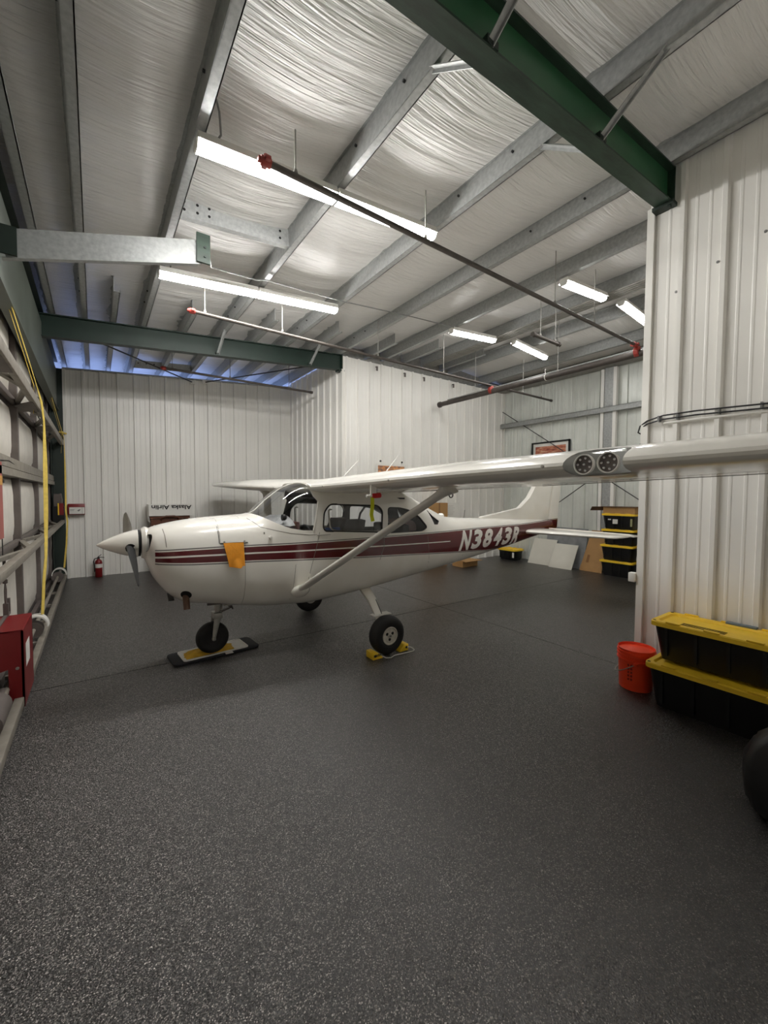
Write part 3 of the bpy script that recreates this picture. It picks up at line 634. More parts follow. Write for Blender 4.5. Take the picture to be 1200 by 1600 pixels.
# temporary solids for cutting
def temp(bb, mats): 
    o = ob('temporary', bb.mesh('temporary', mats, (0, 0, 0), 180)); return o
def booleans(base, ops, angle=30):
    for tool, op in ops:
        md = base.modifiers.new('cut', 'BOOLEAN'); md.operation = op; md.object = tool; md.solver = 'EXACT'
        try: md.material_mode = 'TRANSFER'
        except Exception: pass
    bpy.context.view_layer.update()
    me = bpy.data.meshes.new_from_object(base.evaluated_get(bpy.context.evaluated_depsgraph_get()))
    base.modifiers.clear(); return me
def place(name, me, parent, off, angle=30, label=None):
    me.transform(Matrix.Translation((-off[0], -off[1], -off[2]))); fin(me, angle)
    o = ob(name, me, parent)
    if label: o['label'] = label
    return o
def drop(*os):
    for o in os:
        me = o.data; bpy.data.objects.remove(o)
        if me.users == 0: bpy.data.meshes.remove(me)
OFF = (AX, AY, 0)
def rounded(poly, r=.03, n=4):
    out = []; k = len(poly)
    for i in range(k):
        p0, p, p2 = Vector(poly[i-1]), Vector(poly[i]), Vector(poly[(i+1) % k])
        a = (p0-p); c = (p2-p); rr = min(r, a.length*.45, c.length*.45)
        a = p+a.normalized()*rr; c = p+c.normalized()*rr
        for j in range(n+1):
            t = j/n; q = a*(1-t)**2+p*2*t*(1-t)+c*t*t; out.append((q.x, q.y))
    return out
WS = [(1.385, 1.552), (1.45, 1.509), (1.544, 1.455), (1.63, 1.415), (1.702, 1.390), (1.845, 1.362), (1.957, 1.356), (2.03, 1.68), (1.985, 1.735), (1.95, 1.95), (1.2, 2.0), (1.2, 1.56)]
DOOR = rounded([(2.085, 1.56), (2.167, 1.651), (2.83, 1.630), (2.905, 1.566), (2.89, 1.285), (2.10, 1.338), (2.07, 1.38)], .05)
REAR = rounded([(2.985, 1.600), (3.20, 1.592), (3.369, 1.557), (3.542, 1.468), (3.70, 1.315), (3.60, 1.270), (2.985, 1.275)], .05)
OMNI = [(3.745, 1.545), (3.84, 1.46), (3.965, 1.388), (3.915, 1.346), (3.845, 1.350)]
OMNI_TOP = [(3.60, 1.80), (3.74, 1.548), (3.95, 1.50), (4.20, 1.505), (4.02, 1.62), (3.8, 1.72)]
body = temp(B().loft([ring(x) for x in frange(1.226, 2.1, .04)+frange(2.15, 7.3, .1)]), [M['livery'], M['dark']])
xs_in = frange(1.34, 4.1, .06)
cav = B().loft([ring(x, -.022, zb_off=.10) for x in xs_in]); cav.mi = [1]*len(cav.f)
cav = temp(cav, [M['livery'], M['dark']])
cut = lambda poly, y0=AY-.9, y1=AY+.9: temp(B().prism(poly, y0, y1, 'Y'), [M['livery']])
tools = [cut(WS), cut(DOOR), cut(REAR), cut(OMNI)]
bm_ = booleans(body, [(cav, 'DIFFERENCE')]+[(t_, 'DIFFERENCE') for t_ in tools])
fus = place('fuselage', bm_, air, OFF, 28)
# curved acrylic cut from a thin shell of the same skin
xs_s = frange(1.3, 2.1, .03)
shell = B().loft([ring(x, -.004) for x in xs_s]); sh_in = temp(B().loft([ring(x, -.010) for x in [1.25]+xs_s+[2.15]]), [M['glass']])
shell = temp(shell, [M['glass']])
wcut = cut([(x+.004, z+.004) if i < 7 else (x, z) for i, (x, z) in enumerate(WS)])
wm = booleans(shell, [(sh_in, 'DIFFERENCE'), (wcut, 'INTERSECT')])
ws = place('windshield', wm, air, OFF, 40)
drop(body, cav, shell, sh_in, wcut, *tools)
def skin(x, z, side=-1, off=0.): return (x, AY+side*(side_y(x, z)+off), z)
def pane(poly, side, mat, off=-.006):
    bb = B(); a = [skin(x, z, side, off) for x, z in poly]; c = [(x, y-side*.004, z) for x, y, z in a]
    return part('window_pane', bb.loft([a, c]), mat, air, 30)
def seal(poly, side, wd=.014, name='window_seal', mat='seal_or_shade', off=.0015):
    cx = sum(p[0] for p in poly)/len(poly); cz = sum(p[1] for p in poly)/len(poly); n = len(poly); vs = []; fs = []
    for i in range(n):
        p0, p, p2 = Vector(poly[i-1]), Vector(poly[i]), Vector(poly[(i+1) % n])
        d = (p2-p0).normalized(); nrm = Vector((-d.y, d.x)); 
        if nrm.dot(Vector((cx, cz))-p) < 0: nrm = -nrm
        q = p+nrm*wd; o_ = p-nrm*.004
        vs += [skin(o_.x, o_.y, side, off), skin(q.x, q.y, side, off), skin(q.x, q.y, side, -.012)]
    for i in range(n):
        j = (i+1) % n; fs += [(3*i, 3*j, 3*j+1, 3*i+1), (3*i+1, 3*j+1, 3*j+2, 3*i+2)]
    return part(name, B().add(vs, fs), M[mat], air, 30)
for sd in (-1, 1):
    pane(DOOR, sd, M['glass']); pane(REAR, sd, M['glass_tint']); pane(OMNI, sd, M['glass_tint'])
    seal(DOOR, sd); seal(REAR, sd, .010); seal(OMNI, sd, .008)
    inner = rounded([(2.15, 1.60), (2.165, 1.37), (2.24, 1.337), (2.87, 1.303)], .05)       # hinged vent frame inside the door window
    part('vent_frame', B().tube([skin(x, z, sd, -.012) for x, z in inner], .009, 6), M['alu'], air)
def seam(pts, wd=.0045, side=-1, mat='seam', name='panel_seam_or_shade'):
    P3 = []
    for (x0, z0), (x1, z1) in zip(pts, pts[1:]):
        for k in range(6): t_ = k/6; P3.append(skin(x0+(x1-x0)*t_, z0+(z1-z0)*t_, side, .0006))
    P3.append(skin(*pts[-1], side, .0006))
    dirs = Vector((1, 0, 0)) if abs(pts[0][0]-pts[-1][0]) < abs(pts[0][1]-pts[-1][1]) else Vector((0, 0, 1))
    return part(name, B().ribbon(P3, dirs, wd, .0012), M[mat], air)
for sd in (-1, 1):
    seam([(2.03, 1.335), (2.0, 1.2), (1.93, .95), (1.90, .82)], side=sd); seam([(2.93, 1.26), (2.92, 1.1), (2.86, .95)], side=sd)
    seam([(1.30, 1.50), (1.40, 1.41), (1.55, 1.37), (1.70, 1.335), (1.9, 1.31)], side=sd, wd=.006)
    seam([(1.9, 1.31), (2.0, 1.31)], side=sd); seam([(3.7, 1.20), (3.76, .75)], side=sd, wd=.003); seam([(4.45, 1.2), (4.52, .78)], side=sd, wd=.003)
    seam([(1.75, 1.0), (1.72, .60)], side=sd, wd=.003)
    part('hinge', B().box((1.905, AY+sd*(side_y(1.9, .86)+.012)-.006, .82), (1.918, AY+sd*(side_y(1.9, .86)+.006)+.006, .88)), M['white_gloss'], air)
    part('door_handle', B().box((2.0, AY+sd*(side_y(2.1, 1.305)+.004)-.006, 1.297), (2.16, AY+sd*(side_y(2.1, 1.305)+.004)+.006, 1.306)), M['alu'], air)
part('fuel_drain_knob', B().lathe([(.0, -.03), (.016, -.028), (.018, 0)], 'Y', 10, (1.48, AY-side_y(1.48, 1.30), 1.305)), M['white_gloss'], air)
# engine cowling with nose bowl
cw = B(); rs = [ring(.385, -.035)]+[ring(x) for x in [.40, .415, .44, .47, .50, .55]+frange(.6, 1.222, .05)]
nose = temp(cw.loft(rs), [M['livery'], M['pad']])
inl = []
for sd in (-1, 1):
    q = B().lathe([(.055, .30), (.075, .38), (.075, .52), (.06, .56)], 'X', 24, (0, 0, 0)); q.v = [(x-.05, AY+sd*.16+y*.8, 1.285+z*1.1) for x, y, z in q.v]; q.mi = [1]*len(q.f)
    inl.append(temp(q, [M['livery'], M['pad']]))
cm = booleans(nose, [(q, 'DIFFERENCE') for q in inl])
cowl = place('cowling', cm, air, OFF, 35); drop(nose, *inl)
seam([(.52, 1.415), (.53, 1.35), (.535, 1.25)], wd=.006)
# access hatch on the cowl shoulder, standing a little proud
hz = [(1.00, 1.505), (1.00, 1.29), (1.03, 1.272), (1.225, 1.262), (1.25, 1.275), (1.262, 1.505)]
grid = []; ns = 10
for k in range(ns+1):
    z = 1.500-(1.500-1.272)*k/ns
    grid.append([skin(x, z+(-.0), -1, .013) for x in frange(.995, 1.255, .05)])
hb = B(); hb.loft(grid, False, False); hb.loft([[(x, y+.016, z-.006) for x, y, z in g_] for g_ in reversed(grid)], False, False)
hb.loft([grid[-1], [(x, y+.012, z) for x, y, z in grid[-1]]], False, False)
for e_ in (0, -1): hb.loft([[g_[e_] for g_ in grid], [(g_[e_][0], g_[e_][1]+.012, g_[e_][2]) for g_ in grid]], False, False)
ht = part('access_hatch', hb, M['white_gloss'], air, 30)
for x in (1.03, 1.22): part('hatch_latch', B().box((x-.008, skin(x, 1.27)[1]-.012, 1.262), (x+.008, skin(x, 1.27)[1]+.004, 1.286)), M['alu'], ht)
seam([(.985, 1.50), (.985, 1.265)], wd=.006, mat='seal_or_shade'); seam([(.99, 1.262), (1.255, 1.262)], wd=.008, mat='seal_or_shade')  # left edge gap, then a dark strip painting the shadow below the hatch
part('side_louver', B().box((1.42, skin(1.45, 1.36)[1]-.004, 1.34), (1.43, skin(1.45, 1.36)[1]+.004, 1.36)), M['alu'], air)
# spinner, backplate and propeller
sp_ = [(.001, -.003), (.010, .004), (.035, .045), (.062, .10), (.088, .16), (.110, .22), (.126, .28), (.134, .325)]
part('spinner', B().lathe(sp_, 'X', 40, (0, AY, 1.272)), M['white_gloss'], air, 60)
part('spinner_backplate', B().lathe([(.05, .325), (.128, .327), (.128, .345), (.05, .348)], 'X', 40, (0, AY, 1.272)), M['grille'], air)
part('nose_ring', B().lathe([(.05, .352), (.142, .352), (.16, .385), (.15, .41)], 'X', 40, (0, AY, 1.272)), M['white_gloss'], air)
bd = Vector((0, -.85, -.25)).normalized()
for sg in (1, -1):
    d = bd*sg; t_ = Vector((0, d.z, -d.y)); ax = Vector((1, 0, 0)); rings = []
    for rr, ch, th, tw in ((.04, .07, .05, 55), (.12, .085, .042, 50), (.22, .115, .03, 40), (.38, .135, .022, 32), (.56, .13, .016, 26), (.72, .115, .012, 22), (.82, .09, .009, 20), (.865, .05, .007, 19), (.88, .015, .004, 19)):
        a_ = math.radians(-tw); u_ = t_*math.cos(a_)+ax*math.sin(a_)*1; n_ = ax*math.cos(a_)-t_*math.sin(a_)
        c_ = Vector((.262, AY, 1.272))+d*rr
        rings.append([c_+u_*(ch*.5*math.cos(q))+n_*(th*.5*math.sin(q)) for q in [2*math.pi*k/16 for k in range(16)]])
    pb = B().loft(rings); pb.mi = [(1 if (i % 16) < 8 else 0) for i in range(len(pb.f))]
    part('propeller_blade', pb, [M['blade'], M['grille']], air, 50)
    hp = Vector((.262, AY, 1.272))+d*.112
    part('blade_cuff', B().tube([hp-d*.012, hp+d*.014], .043, 16), M['grille'], air)
# glareshield, panel, yokes, seats
gsh = B(); rgs = []
for x in frange(1.43, 1.80, .03):
    w_ = prof(x)[0]-.13; zc_ = 1.375+.03*min(1, (x-1.43)/.2)
    rgs.append([(x, AY-w_+2*w_*k/16, zc_+(.05+.06*min(1, (x-1.43)/.25))*math.sin(math.pi*k/16)**.7+.005*math.sin(x*140)) for k in range(17)])
gsh.loft(rgs, False, False); gsh.loft([rgs[-1], [(x+.01, y, 1.28) for x, y, z in rgs[-1]]], False, False)
part('glareshield', gsh, M['pad'], air, 40)
part('instrument_panel', B().box((1.80, AY-.42, 1.20), (1.83, AY+.42, 1.45)), M['maroon_trim'], air, bevel=.008)
for yy in (-.22, .22):
    yk = part('control_yoke', B().tube([(1.83, AY+yy, 1.30), (1.98, AY+yy, 1.31)], .014, 8).tube([(1.98, AY+yy+.15*math.cos(q), 1.33+.085*math.sin(q)-.02) for q in [math.radians(a_) for a_ in range(-30, 215, 15)]], .012, 8), M['dark'], air)
for yy in (-.22, .22):
    rg = []
    for k in range(9):
        u = k/8; z = .95+.49*u; x = 2.50+.18*u; wv = .20*(1-.25*u**3); rg.append([(x-.05, AY+yy-wv, z), (x+.05, AY+yy-wv*.95, z), (x+.06, AY+yy, z+.01*u), (x+.05, AY+yy+wv*.95, z), (x-.05, AY+yy+wv, z), (x-.06, AY+yy, z)])
    part('seat_back', B().loft(rg), M['dark'], air, 60)
    part('seat_cushion', B().box((2.05, AY+yy-.2, .86), (2.55, AY+yy+.2, .98)), M['dark'], air, bevel=.03)
part('rear_bench', B().box((2.95, AY-.38, .80), (3.35, AY+.38, .98)).box((3.32, AY-.36, .9), (3.44, AY+.36, 1.36)), M['dark'], air, bevel=.03)
part('seat_cloth', B().box((2.10, AY-.46, 1.10), (2.32, AY-.42, 1.375)), M['blue'], air, bevel=.012, label='blue cloth in the cabin')
part('shoulder_strap', B().ribbon([(2.95, AY+.40, 1.66), (2.82, AY+.34, 1.45), (2.72, AY+.30, 1.30)], (1, 0, 0), .045, .004).ribbon([(2.85, AY-.28, 1.70), (2.72, AY-.25, 1.52), (2.68, AY-.22, 1.30)], (1, 0, 0), .03, .004), M['dark'], air)
part('headliner', B().box((2.0, AY-.42, 1.70), (3.3, AY+.42, 1.72)), M['dark'], air)
part('rear_shelf_bundle', B().lathe([(.01, -.30), (.11, -.27), (.13, 0), (.11, .27), (.01, .30)], 'Y', 16, (3.52, AY, 1.30)), pm('rose_blanket', srgb(170, 140, 136), .8, 0, .1, 8), air, 60)
# wings
def airfoil(n=22, t_=.125):
    up_, lo_ = [], []
    for k in range(n+1):
        x = (1-math.cos(math.pi*k/n))/2
        yt = 5*t_*(.2969*math.sqrt(x)-.126*x-.3516*x*x+.2843*x**3-.1015*x**4)
        yc = (.03/.16)*(.8*x-x*x) if x < .4 else (.03/.36)*(.2+.8*x-x*x)
        up_.append((x, yc+yt)); lo_.append((x, yc-yt))
    return list(reversed(up_))+lo_[1:-1]           # trailing edge -> over the top -> under
AF = airfoil()
WX, WZ = 1.955, 1.822
def wing_sec(s):
    s_ = abs(s)
    if s_ <= 2.45: c, lx = 1.54, WX
    else: k = (s_-2.45)/2.8; c, lx = 1.54-.49*k, WX+.20*k
    th = 1.0 if s_ <= 5.1 else math.sqrt(max(.02, 1-((s_-5.1)/.17)**2))
    if s_ > 5.1: lx += .05*(1-th); c -= .1*(1-th)
    z0 = WZ+.0265*s_; tw = math.radians(-1.3)
    out = []
    for x, z in AF:
        X_, Z_ = x*c, z*c*(th if s_ > 5.1 else 1)
        out.append((lx+X_*math.cos(tw)-Z_*math.sin(tw)*-1*0, AY+s, z0+Z_+X_*math.sin(tw)))
    return out
LL0, LL1 = -3.34, -3.665
ss = frange(.0, 2.45, .35)+[2.55]+frange(2.8, 5.05, .25)+[5.1, 5.15, 5.2, 5.24, 5.265]
def make_wing(sd):
    bb = B().loft([wing_sec(sd*s) for s in ss])
    return bb
wl = temp(make_wing(-1), [M['white_gloss'], M['lamp_box']])
bx = B().prism(rounded([(WX-.12, LL1), (WX-.12, LL0), (WX+.20, LL0-.06), (WX+.24, LL0-.15), (WX+.20, LL1+.0)], .03), 1.70, 2.2, 'Z'); bx.v = [(x, AY+y, z) for x, y, z in bx.v]; bx.mi = [1]*len(bx.f)
bx = temp(bx, [M['white_gloss'], M['lamp_box']])
wm1 = booleans(wl, [(bx, 'DIFFERENCE')])
lens_src = temp(make_wing(-1), [M['glass']])
inner_w = B().loft([[(x+.006*(1 if x < WX+.4 else 0), y, WZ+.0265*abs(s)+(z-WZ-.0265*abs(s))*.95) for x, y, z in wing_sec(-s)] for s in ss])
inner_w = temp(inner_w, [M['glass']])
ln = booleans(lens_src, [(bx, 'INTERSECT'), (inner_w, 'DIFFERENCE')])
wing1 = place('wing', wm1, air, OFF, 25)
lens = place('landing_light_lens', ln, wing1, OFF, 40)
drop(wl, bx, lens_src, inner_w)
for yy, rr in ((-3.485, .052), (-3.605, .052)):
    zc_ = WZ+.0265*abs(yy)-.002
    lp = part('landing_lamp', B().lathe([(rr*.35, .085), (rr*.9, .045), (rr, .03), (rr, .018), (rr*1.0, .014), (rr*.9, .014), (rr*.88, .03)], 'X', 28, (WX+.055, AY+yy, zc_)), M['white'], wing1, 30)
    part('lamp_reflector', B().lathe([(rr*.9, .024), (rr*.6, .036), (.001, .040)], 'X', 28, (WX+.055, AY+yy, zc_)), M['stile'], wing1, 30)
    # facets of the reflector
    fc = B()
    for i in range(8):
        px_, pz_ = (0, 0) if i == 0 else (.62*rr*math.cos(i*.8976), .62*rr*math.sin(i*.8976))
        fc.lathe([(.001, -.010), (.007, -.008), (.012, .006)], 'X', 8, (WX+.084, AY+yy+px_, zc_+pz_))
    part('lamp_facets', fc, M['chrome'], wing1)
wing2 = part('wing', make_wing(1), M['white_gloss'], air, 25)
for wg, sd in ((wing1, -1), (wing2, 1)):
    # flap and aileron gaps, fuel vent and tie-down ring
    for s0, s1_, xc in ((.55, 2.5, 1.14), (2.55, 4.95, 1.10)):
        part('control_gap', B().beam((WX+xc+(.06 if s0 > 2 else 0), AY+sd*s0, WZ+.0265*s0-.052), (WX+xc-(.12 if s0 > 2 else 0), AY+sd*s1_, WZ+.0265*s1_-.044), .010, .004), M['seam'], wg)
    part('tie_down_ring', B().tube([(2.42+.022*math.cos(q), AY+sd*2.15, 1.755+.022*math.sin(q)) for q in [k*math.pi/5 for k in range(11)]], .005, 6), M['wire'], wg)
    for s_ in (.72, 1.9, 3.3): part('rivet_plug', B().lathe([(.001, -.004), (.009, -.003), (.01, .004)], 'X', 8, (WX-.001, AY+sd*s_, WZ+.0265*s_)), M['alu'], wg)
# struts
def strut(sd):
    a = Vector((1.80, AY+sd*.455, .70)); c = Vector((2.36, AY+sd*2.17, 1.80)); d = (c-a).normalized(); ch = Vector((1, 0, 0)); ch = (ch-d*ch.dot(d)).normalized(); nn = d.cross(ch); rings = []
    for t_, k in ((-.02, 1), (.0, 1), (.06, 1), (.5, 1), (.93, 1), (.965, 1.15), (.985, 1.5), (1.01, 2.1)):
        p = a.lerp(c, t_)
        rings.append([p+ch*(.062*k*math.cos(q)+.01*math.cos(2*q))+nn*(.026*(1+(k-1)*.5)*math.sin(q)) for q in [2*math.pi*j/18 for j in range(18)]])
    s_ = part('wing_strut', B().loft(rings), M['white_gloss'], air, 60)
    bp_ = a+Vector((.02, sd*.005, -.005)); rr = []
    for k, off in ((1.25, -.02), (1.2, .012), (1.0, .035), (.75, .06)):
        rr.append([bp_+Vector((.085*k*math.cos(q), sd*off, .055*k*math.sin(q)+off*.5)) for q in [2*math.pi*j/20 for j in range(20)]])
    part('strut_fairing', B().loft(rr), M['white_gloss'], s_, 60)
strut(-1); strut(1)
# main gear
for sd in (-1, 1):
    pts = [((2.80, AY+sd*.22, .56), .075), ((2.74, AY+sd*.50, .47), .06), ((2.66, AY+sd*.76, .34), .045), ((2.615, AY+sd*.90, .245), .035)]
    rings = [[(p[0]-h_, p[1], p[2]+.012), (p[0]+h_, p[1], p[2]+.012), (p[0]+h_, p[1]-sd*.016, p[2]-.012), (p[0]-h_, p[1]-sd*.016, p[2]-.012)] for p, h_ in pts]
    lg = part('gear_leg', B().loft(rings), M['white_gloss'], air, bevel=.004)
    part('step_plate', B().box((2.58, AY+sd*.74-.055, .352), (2.82, AY+sd*.74+.055, .362)), M['white_gloss'], lg)
    part('brake_line', B().tube([(2.78, AY+sd*.52, .47), (2.70, AY+sd*.78, .34), (2.66, AY+sd*.89, .24)], .006, 6), M['wire'], lg)
    wc_ = (2.60, AY+sd*1.0, .212); R_t = .212
    tp_ = [(.085, -.055), (.10, -.066), (.14, -.078), (.18, -.072), (.203, -.05), (.211, -.02), (.212, 0), (.211, .02), (.203, .05), (.18, .072), (.14, .078), (.10, .066), (.085, .055)]
    wh = part('wheel_tire', B().lathe(tp_, 'Y', 40, wc_), M['tire'], air, 50)
    o_ = sd
    hub = [(.098, .058*o_), (.100, .068*o_), (.090, .070*o_), (.082, .060*o_), (.050, .056*o_), (.046, .050*o_), (.030, .050*o_), (.026, .064*o_), (.001, .066*o_)]
    part('wheel_hub', B().lathe(hub, 'Y', 28, wc_), pm('white_hub_paint_%d' % (sd+1), srgb(205, 200, 190), .5, 0, .12, 30), wh, 30)
    for k in range(3):
        q = k*2.094+.5; part('hub_hole', B().lathe([(.001, .004*o_), (.017, .004*o_), (.017, -.012*o_)], 'Y', 12, (wc_[0]+.042*math.cos(q), wc_[1]+.055*o_, wc_[2]+.042*math.sin(q))), M['grille'], wh)
    part('axle_nut', B().lathe([(.014, 0), (.014, .02*o_), (.004, .03*o_)], 'Y', 6, (wc_[0], wc_[1]+.058*o_, wc_[2])), M['chrome'], wh)
    part('brake_disc', B().lathe([(.02, -.07*o_), (.085, -.07*o_), (.085, -.06*o_), (.02, -.055*o_)], 'Y', 24, wc_), M['alu'], wh)
# nose gear
ncx, ncy, ncz = 1.0, AY, .21
tp_ = [(.065, -.042), (.08, -.052), (.12, -.060), (.15, -.052), (.163, -.032), (.168, 0), (.163, .032), (.15, .052), (.12, .060), (.08, .052), (.065, .042)]
nw = part('nose_tire', B().lathe(tp_, 'Y', 36, (ncx, ncy, ncz)), M['tire'], air, 50)
part('nose_hub', B().lathe([(.066, -.044), (.05, -.03), (.02, -.05), (.001, -.05)], 'Y', 20, (ncx, ncy, ncz)).lathe([(.066, .044), (.05, .03), (.02, .05), (.001, .05)], 'Y', 20, (ncx, ncy, ncz)), M['stile'], nw, 30)
part('hub_ring', B().lathe([(.060, -.046), (.072, -.054), (.078, -.050)], 'Y', 24, (ncx, ncy, ncz)), M['dark'], nw)
for sd in (-1, 1):
    rg = []
    for t_, wv in ((0, .020), (.15, .022), (.6, .03), (.9, .035), (1, .03)):
        p = Vector((ncx, ncy+sd*.074, ncz)).lerp(Vector((ncx+.045, ncy+sd*.06, ncz+.235)), t_)
        rg.append([p+Vector((wv*math.cos(q), .010*math.sin(q), 0)) for q in [2*math.pi*j/12 for j in range(12)]])
    part('nose_fork', B().loft(rg), M['alu'], air, 60)
    part('axle_cap', B().lathe([(.001, sd*.095), (.018, sd*.092), (.022, sd*.066)], 'Y', 14, (ncx, ncy, ncz)), M['alu'], air)
part('fork_crown', B().box((ncx+.0, ncy-.072, ncz+.205), (ncx+.095, ncy+.072, ncz+.27)), M['alu'], air, bevel=.012)
part('oleo_strut', B().tube([(ncx+.05, ncy, ncz+.25), (ncx+.075, ncy, .62)], .028, 14).tube([(ncx+.06, ncy, .50), (ncx+.075, ncy, .64)], .042, 14), M['alu'], air)
part('torque_link', B().beam((ncx+.08, ncy, ncz+.26), (ncx+.20, ncy, ncz+.30), .03, .014).beam((ncx+.20, ncy, ncz+.30), (ncx+.10, ncy, ncz+.36), .03, .014), M['stile'], air)
part('steering_arm', B().beam((ncx-.06, ncy-.05, .585), (ncx+.20, ncy-.05, .575), .02, .02).beam((ncx+.16, ncy-.06, .60), (ncx+.20, ncy-.06, .50), .014, .014, up=(1, 0, 0)), M['stile'], air)
# exhaust, cowl flap lip, antennas, pitot, drain
part('exhaust_pipe', B().tube([(.70, AY-.23, .86), (.70, AY-.275, .76), (.705, AY-.30, .63)], .030, 16, caps=False).tube([(.705, AY-.30, .632), (.70, AY-.285, .70)], .026, 16), M['rust'], air, 50)
eh = Vector(skin(.70, .775)); en = Vector((-.35, -.75, -.55)).normalized()
part('exhaust_hole', B().tube([eh-en*.03, eh+en*.004], .05, 20), M['grille'], air)
part('cowl_lip', B().beam((.585, AY-.20, .715), (.62, AY+.18, .70), .05, .012), M['dark'], air)
part('belly_drain', B().box((1.08, AY-.2, .578), (1.20, AY-.12, .590)), M['alu'], air, bevel=.004)
for (a, c) in (((2.55, AY-.06, 1.95), (2.82, AY-.06, 2.215)), ((3.17, AY-.06, 1.98), (3.47, AY-.06, 2.31))):
    part('whip_antenna', B().tube([a, c], [.008, .004], 6), M['white'], air)
part('tail_whip_antenna', B().tube([(4.86, AY, 1.39), (4.875, AY, 1.52)], .004, 6), M['wire'], air)
part('spine_beacon', B().lathe([(.05, 0), (.05, .02), (.03, .045), (.001, .05)], 'Z', 16, (4.35, AY, 1.43)), M['white_gloss'], air)
pt = part('pitot_mount', B().box((1.97, AY-1.62, 1.745), (2.03, AY-1.60, 1.84)), M['white_gloss'], air, bevel=.004)
part('pitot_tube', B().tube([(1.93, AY-1.61, 1.742), (2.12, AY-1.61, 1.752)], .012, 10), M['white_gloss'], pt)
# windscreen strip and compass-side vent tube
part('air_vent', B().lathe([(.035, 0), (.035, .03), (.02, .05), (.001, .052)], 'X', 14, (1.66, AY-.33, 1.50)), M['dark'], air)
part('center_strip', B().ribbon([(x, AY-.0, prof(x)[2]+.002) for x in frange(1.40, 1.93, .06)], (0, 1, 0), .022, .004), M['white_gloss'], air)
part('windshield_brow', B().ribbon([(1.945+.03*(abs(2*k/20-1)**4), AY-.44+.88*k/20, prof(1.95)[2]+.004-.06*abs(2*k/20-1)**6) for k in range(21)], (1, 0, 0), .035, .006), M['white_gloss'], air)
part('windshield_post', B().tube([skin(x, z, -1, .002) for x, z in ((1.957, 1.36), (1.99, 1.5), (2.03, 1.68))], .010, 6), M['white_gloss'], air)
# tail: dorsal fin, fin, rudder
def slab_section(poly, ys, th):   # flat surface with rounded edge: outline inset on both faces
    cx = sum(p[0] for p in poly)/len(poly); cz = sum(p[1] for p in poly)/len(poly); rings = []
    for k, y in ((0, -1), (.5, -.7), (1, 0), (.5, .7), (0, 1)):
        s_ = [1-.06, 1-.02, 1, 1-.02, 1-.06][['a', 'b', 'c', 'd', 'e'].index('abcde'[[-1, -.7, 0, .7, 1].index(y)])]
        rings.append([(cx+(x-cx)*s_, AY+y*th/2, cz+(z-cz)*s_) for x, z in poly])
    return B().loft(rings)
fin_p = [(5.22, 1.385), (5.75, 1.455), (6.26, 1.525), (6.55, 1.72), (7.12, 2.40), (7.25, 2.47), (7.36, 2.47), (7.18, 1.30), (7.16, 1.15), (6.4, 1.15), (5.3, 1.2)]
part('vertical_fin', slab_section(fin_p, None, .09), M['livery'], air, 40)
rud_p = [(7.19, 1.13), (7.21, 1.30), (7.385, 2.47), (7.60, 2.46), (7.66, 2.40), (7.52, 1.45), (7.49, 1.12), (7.36, 1.06)]
part('rudder', slab_section(rud_p, None, .06), M['livery'], air, 40)
part('tail_cone', B().loft([ring(7.25, -.004, 24), [(7.44, AY+.012*math.cos(2*math.pi*k/24), 1.17+.03*math.sin(2*math.pi*k/24)) for k in range(24)]]), M['livery'], air, 50)
def hstab(sd):
    rg = []
    for s_, lx, c, t_ in ((.02, 6.26, .80, .10), (.25, 6.29, .77, .10), (.9, 6.40, .66, .085), (1.45, 6.50, .57, .07), (1.56, 6.55, .52, .055), (1.60, 6.63, .43, .03)):
        rg.append([(lx+c*(.5-.5*math.cos(q)), AY+sd*s_, 1.108+t_*.5*math.copysign(abs(math.sin(q))**.55, math.sin(q))*(1-.35*(.5-.5*math.cos(q)))) for q in [2*math.pi*k/20 for k in range(20)]])
    part('horizontal_stabilizer', B().loft(rg), M['white_gloss'], air, 50)
    eg = []
    for s_, lx, c, t_ in ((.13, 7.05, .30, .07), (.9, 7.05, .28, .06), (1.55, 7.065, .24, .048), (1.66, 6.98, .30, .03), (1.70, 7.05, .20, .015)):
        eg.append([(lx, AY+sd*s_, 1.115-t_/2), (lx+c*.5, AY+sd*s_, 1.113-t_*.3), (lx+c, AY+sd*s_, 1.112), (lx+c*.5, AY+sd*s_, 1.113+t_*.3), (lx, AY+sd*s_, 1.115+t_/2)])
    part('elevator', B().loft(eg), M['white_gloss'], air, 50)
hstab(-1); hstab(1)
# registration letters, one mesh per character
reg = 'N3843R'
fr = [(4.375+i*.284) for i in range(6)]
for ch_, x0 in zip(reg, fr):
    me = text_mesh(ch_, .40, 0, .017, .0, 1, 1)
    xs_ = [v_.co.x for v_ in me.vertices]; zs_ = [v_.co.y for v_ in me.vertices]
    w0, w1, h0, h1 = min(xs_), max(xs_), min(zs_), max(zs_)
    bm2 = bmesh.new(); bm2.from_mesh(me)
    bmesh.ops.subdivide_edges(bm2, edges=[e_ for e_ in bm2.edges if e_.calc_length() > .05], cuts=3, use_grid_fill=False)
    bmesh.ops.triangulate(bm2, faces=bm2.faces)
    for v_ in bm2.verts:
        u = (v_.co.x-w0)/(w1-w0); q = (v_.co.y-h0)/(h1-h0)
        X_ = x0+u*.225+q*.115; t_ = (X_-4.36)/1.72
        zb_ = .928-.004*t_; zt_ = 1.228-.010*t_
        Z_ = zb_+(zt_-zb_)*q
        p = skin(X_, Z_, -1, .0025); v_.co = (p[0]-AX, p[1]-AY, p[2])
    bm2.to_mesh(me); bm2.free(); me.materials.clear(); me.materials.append(M['letter']); me.update()
    o_ = ob('registration_character', me, air); o_['label'] = 'white registration character'

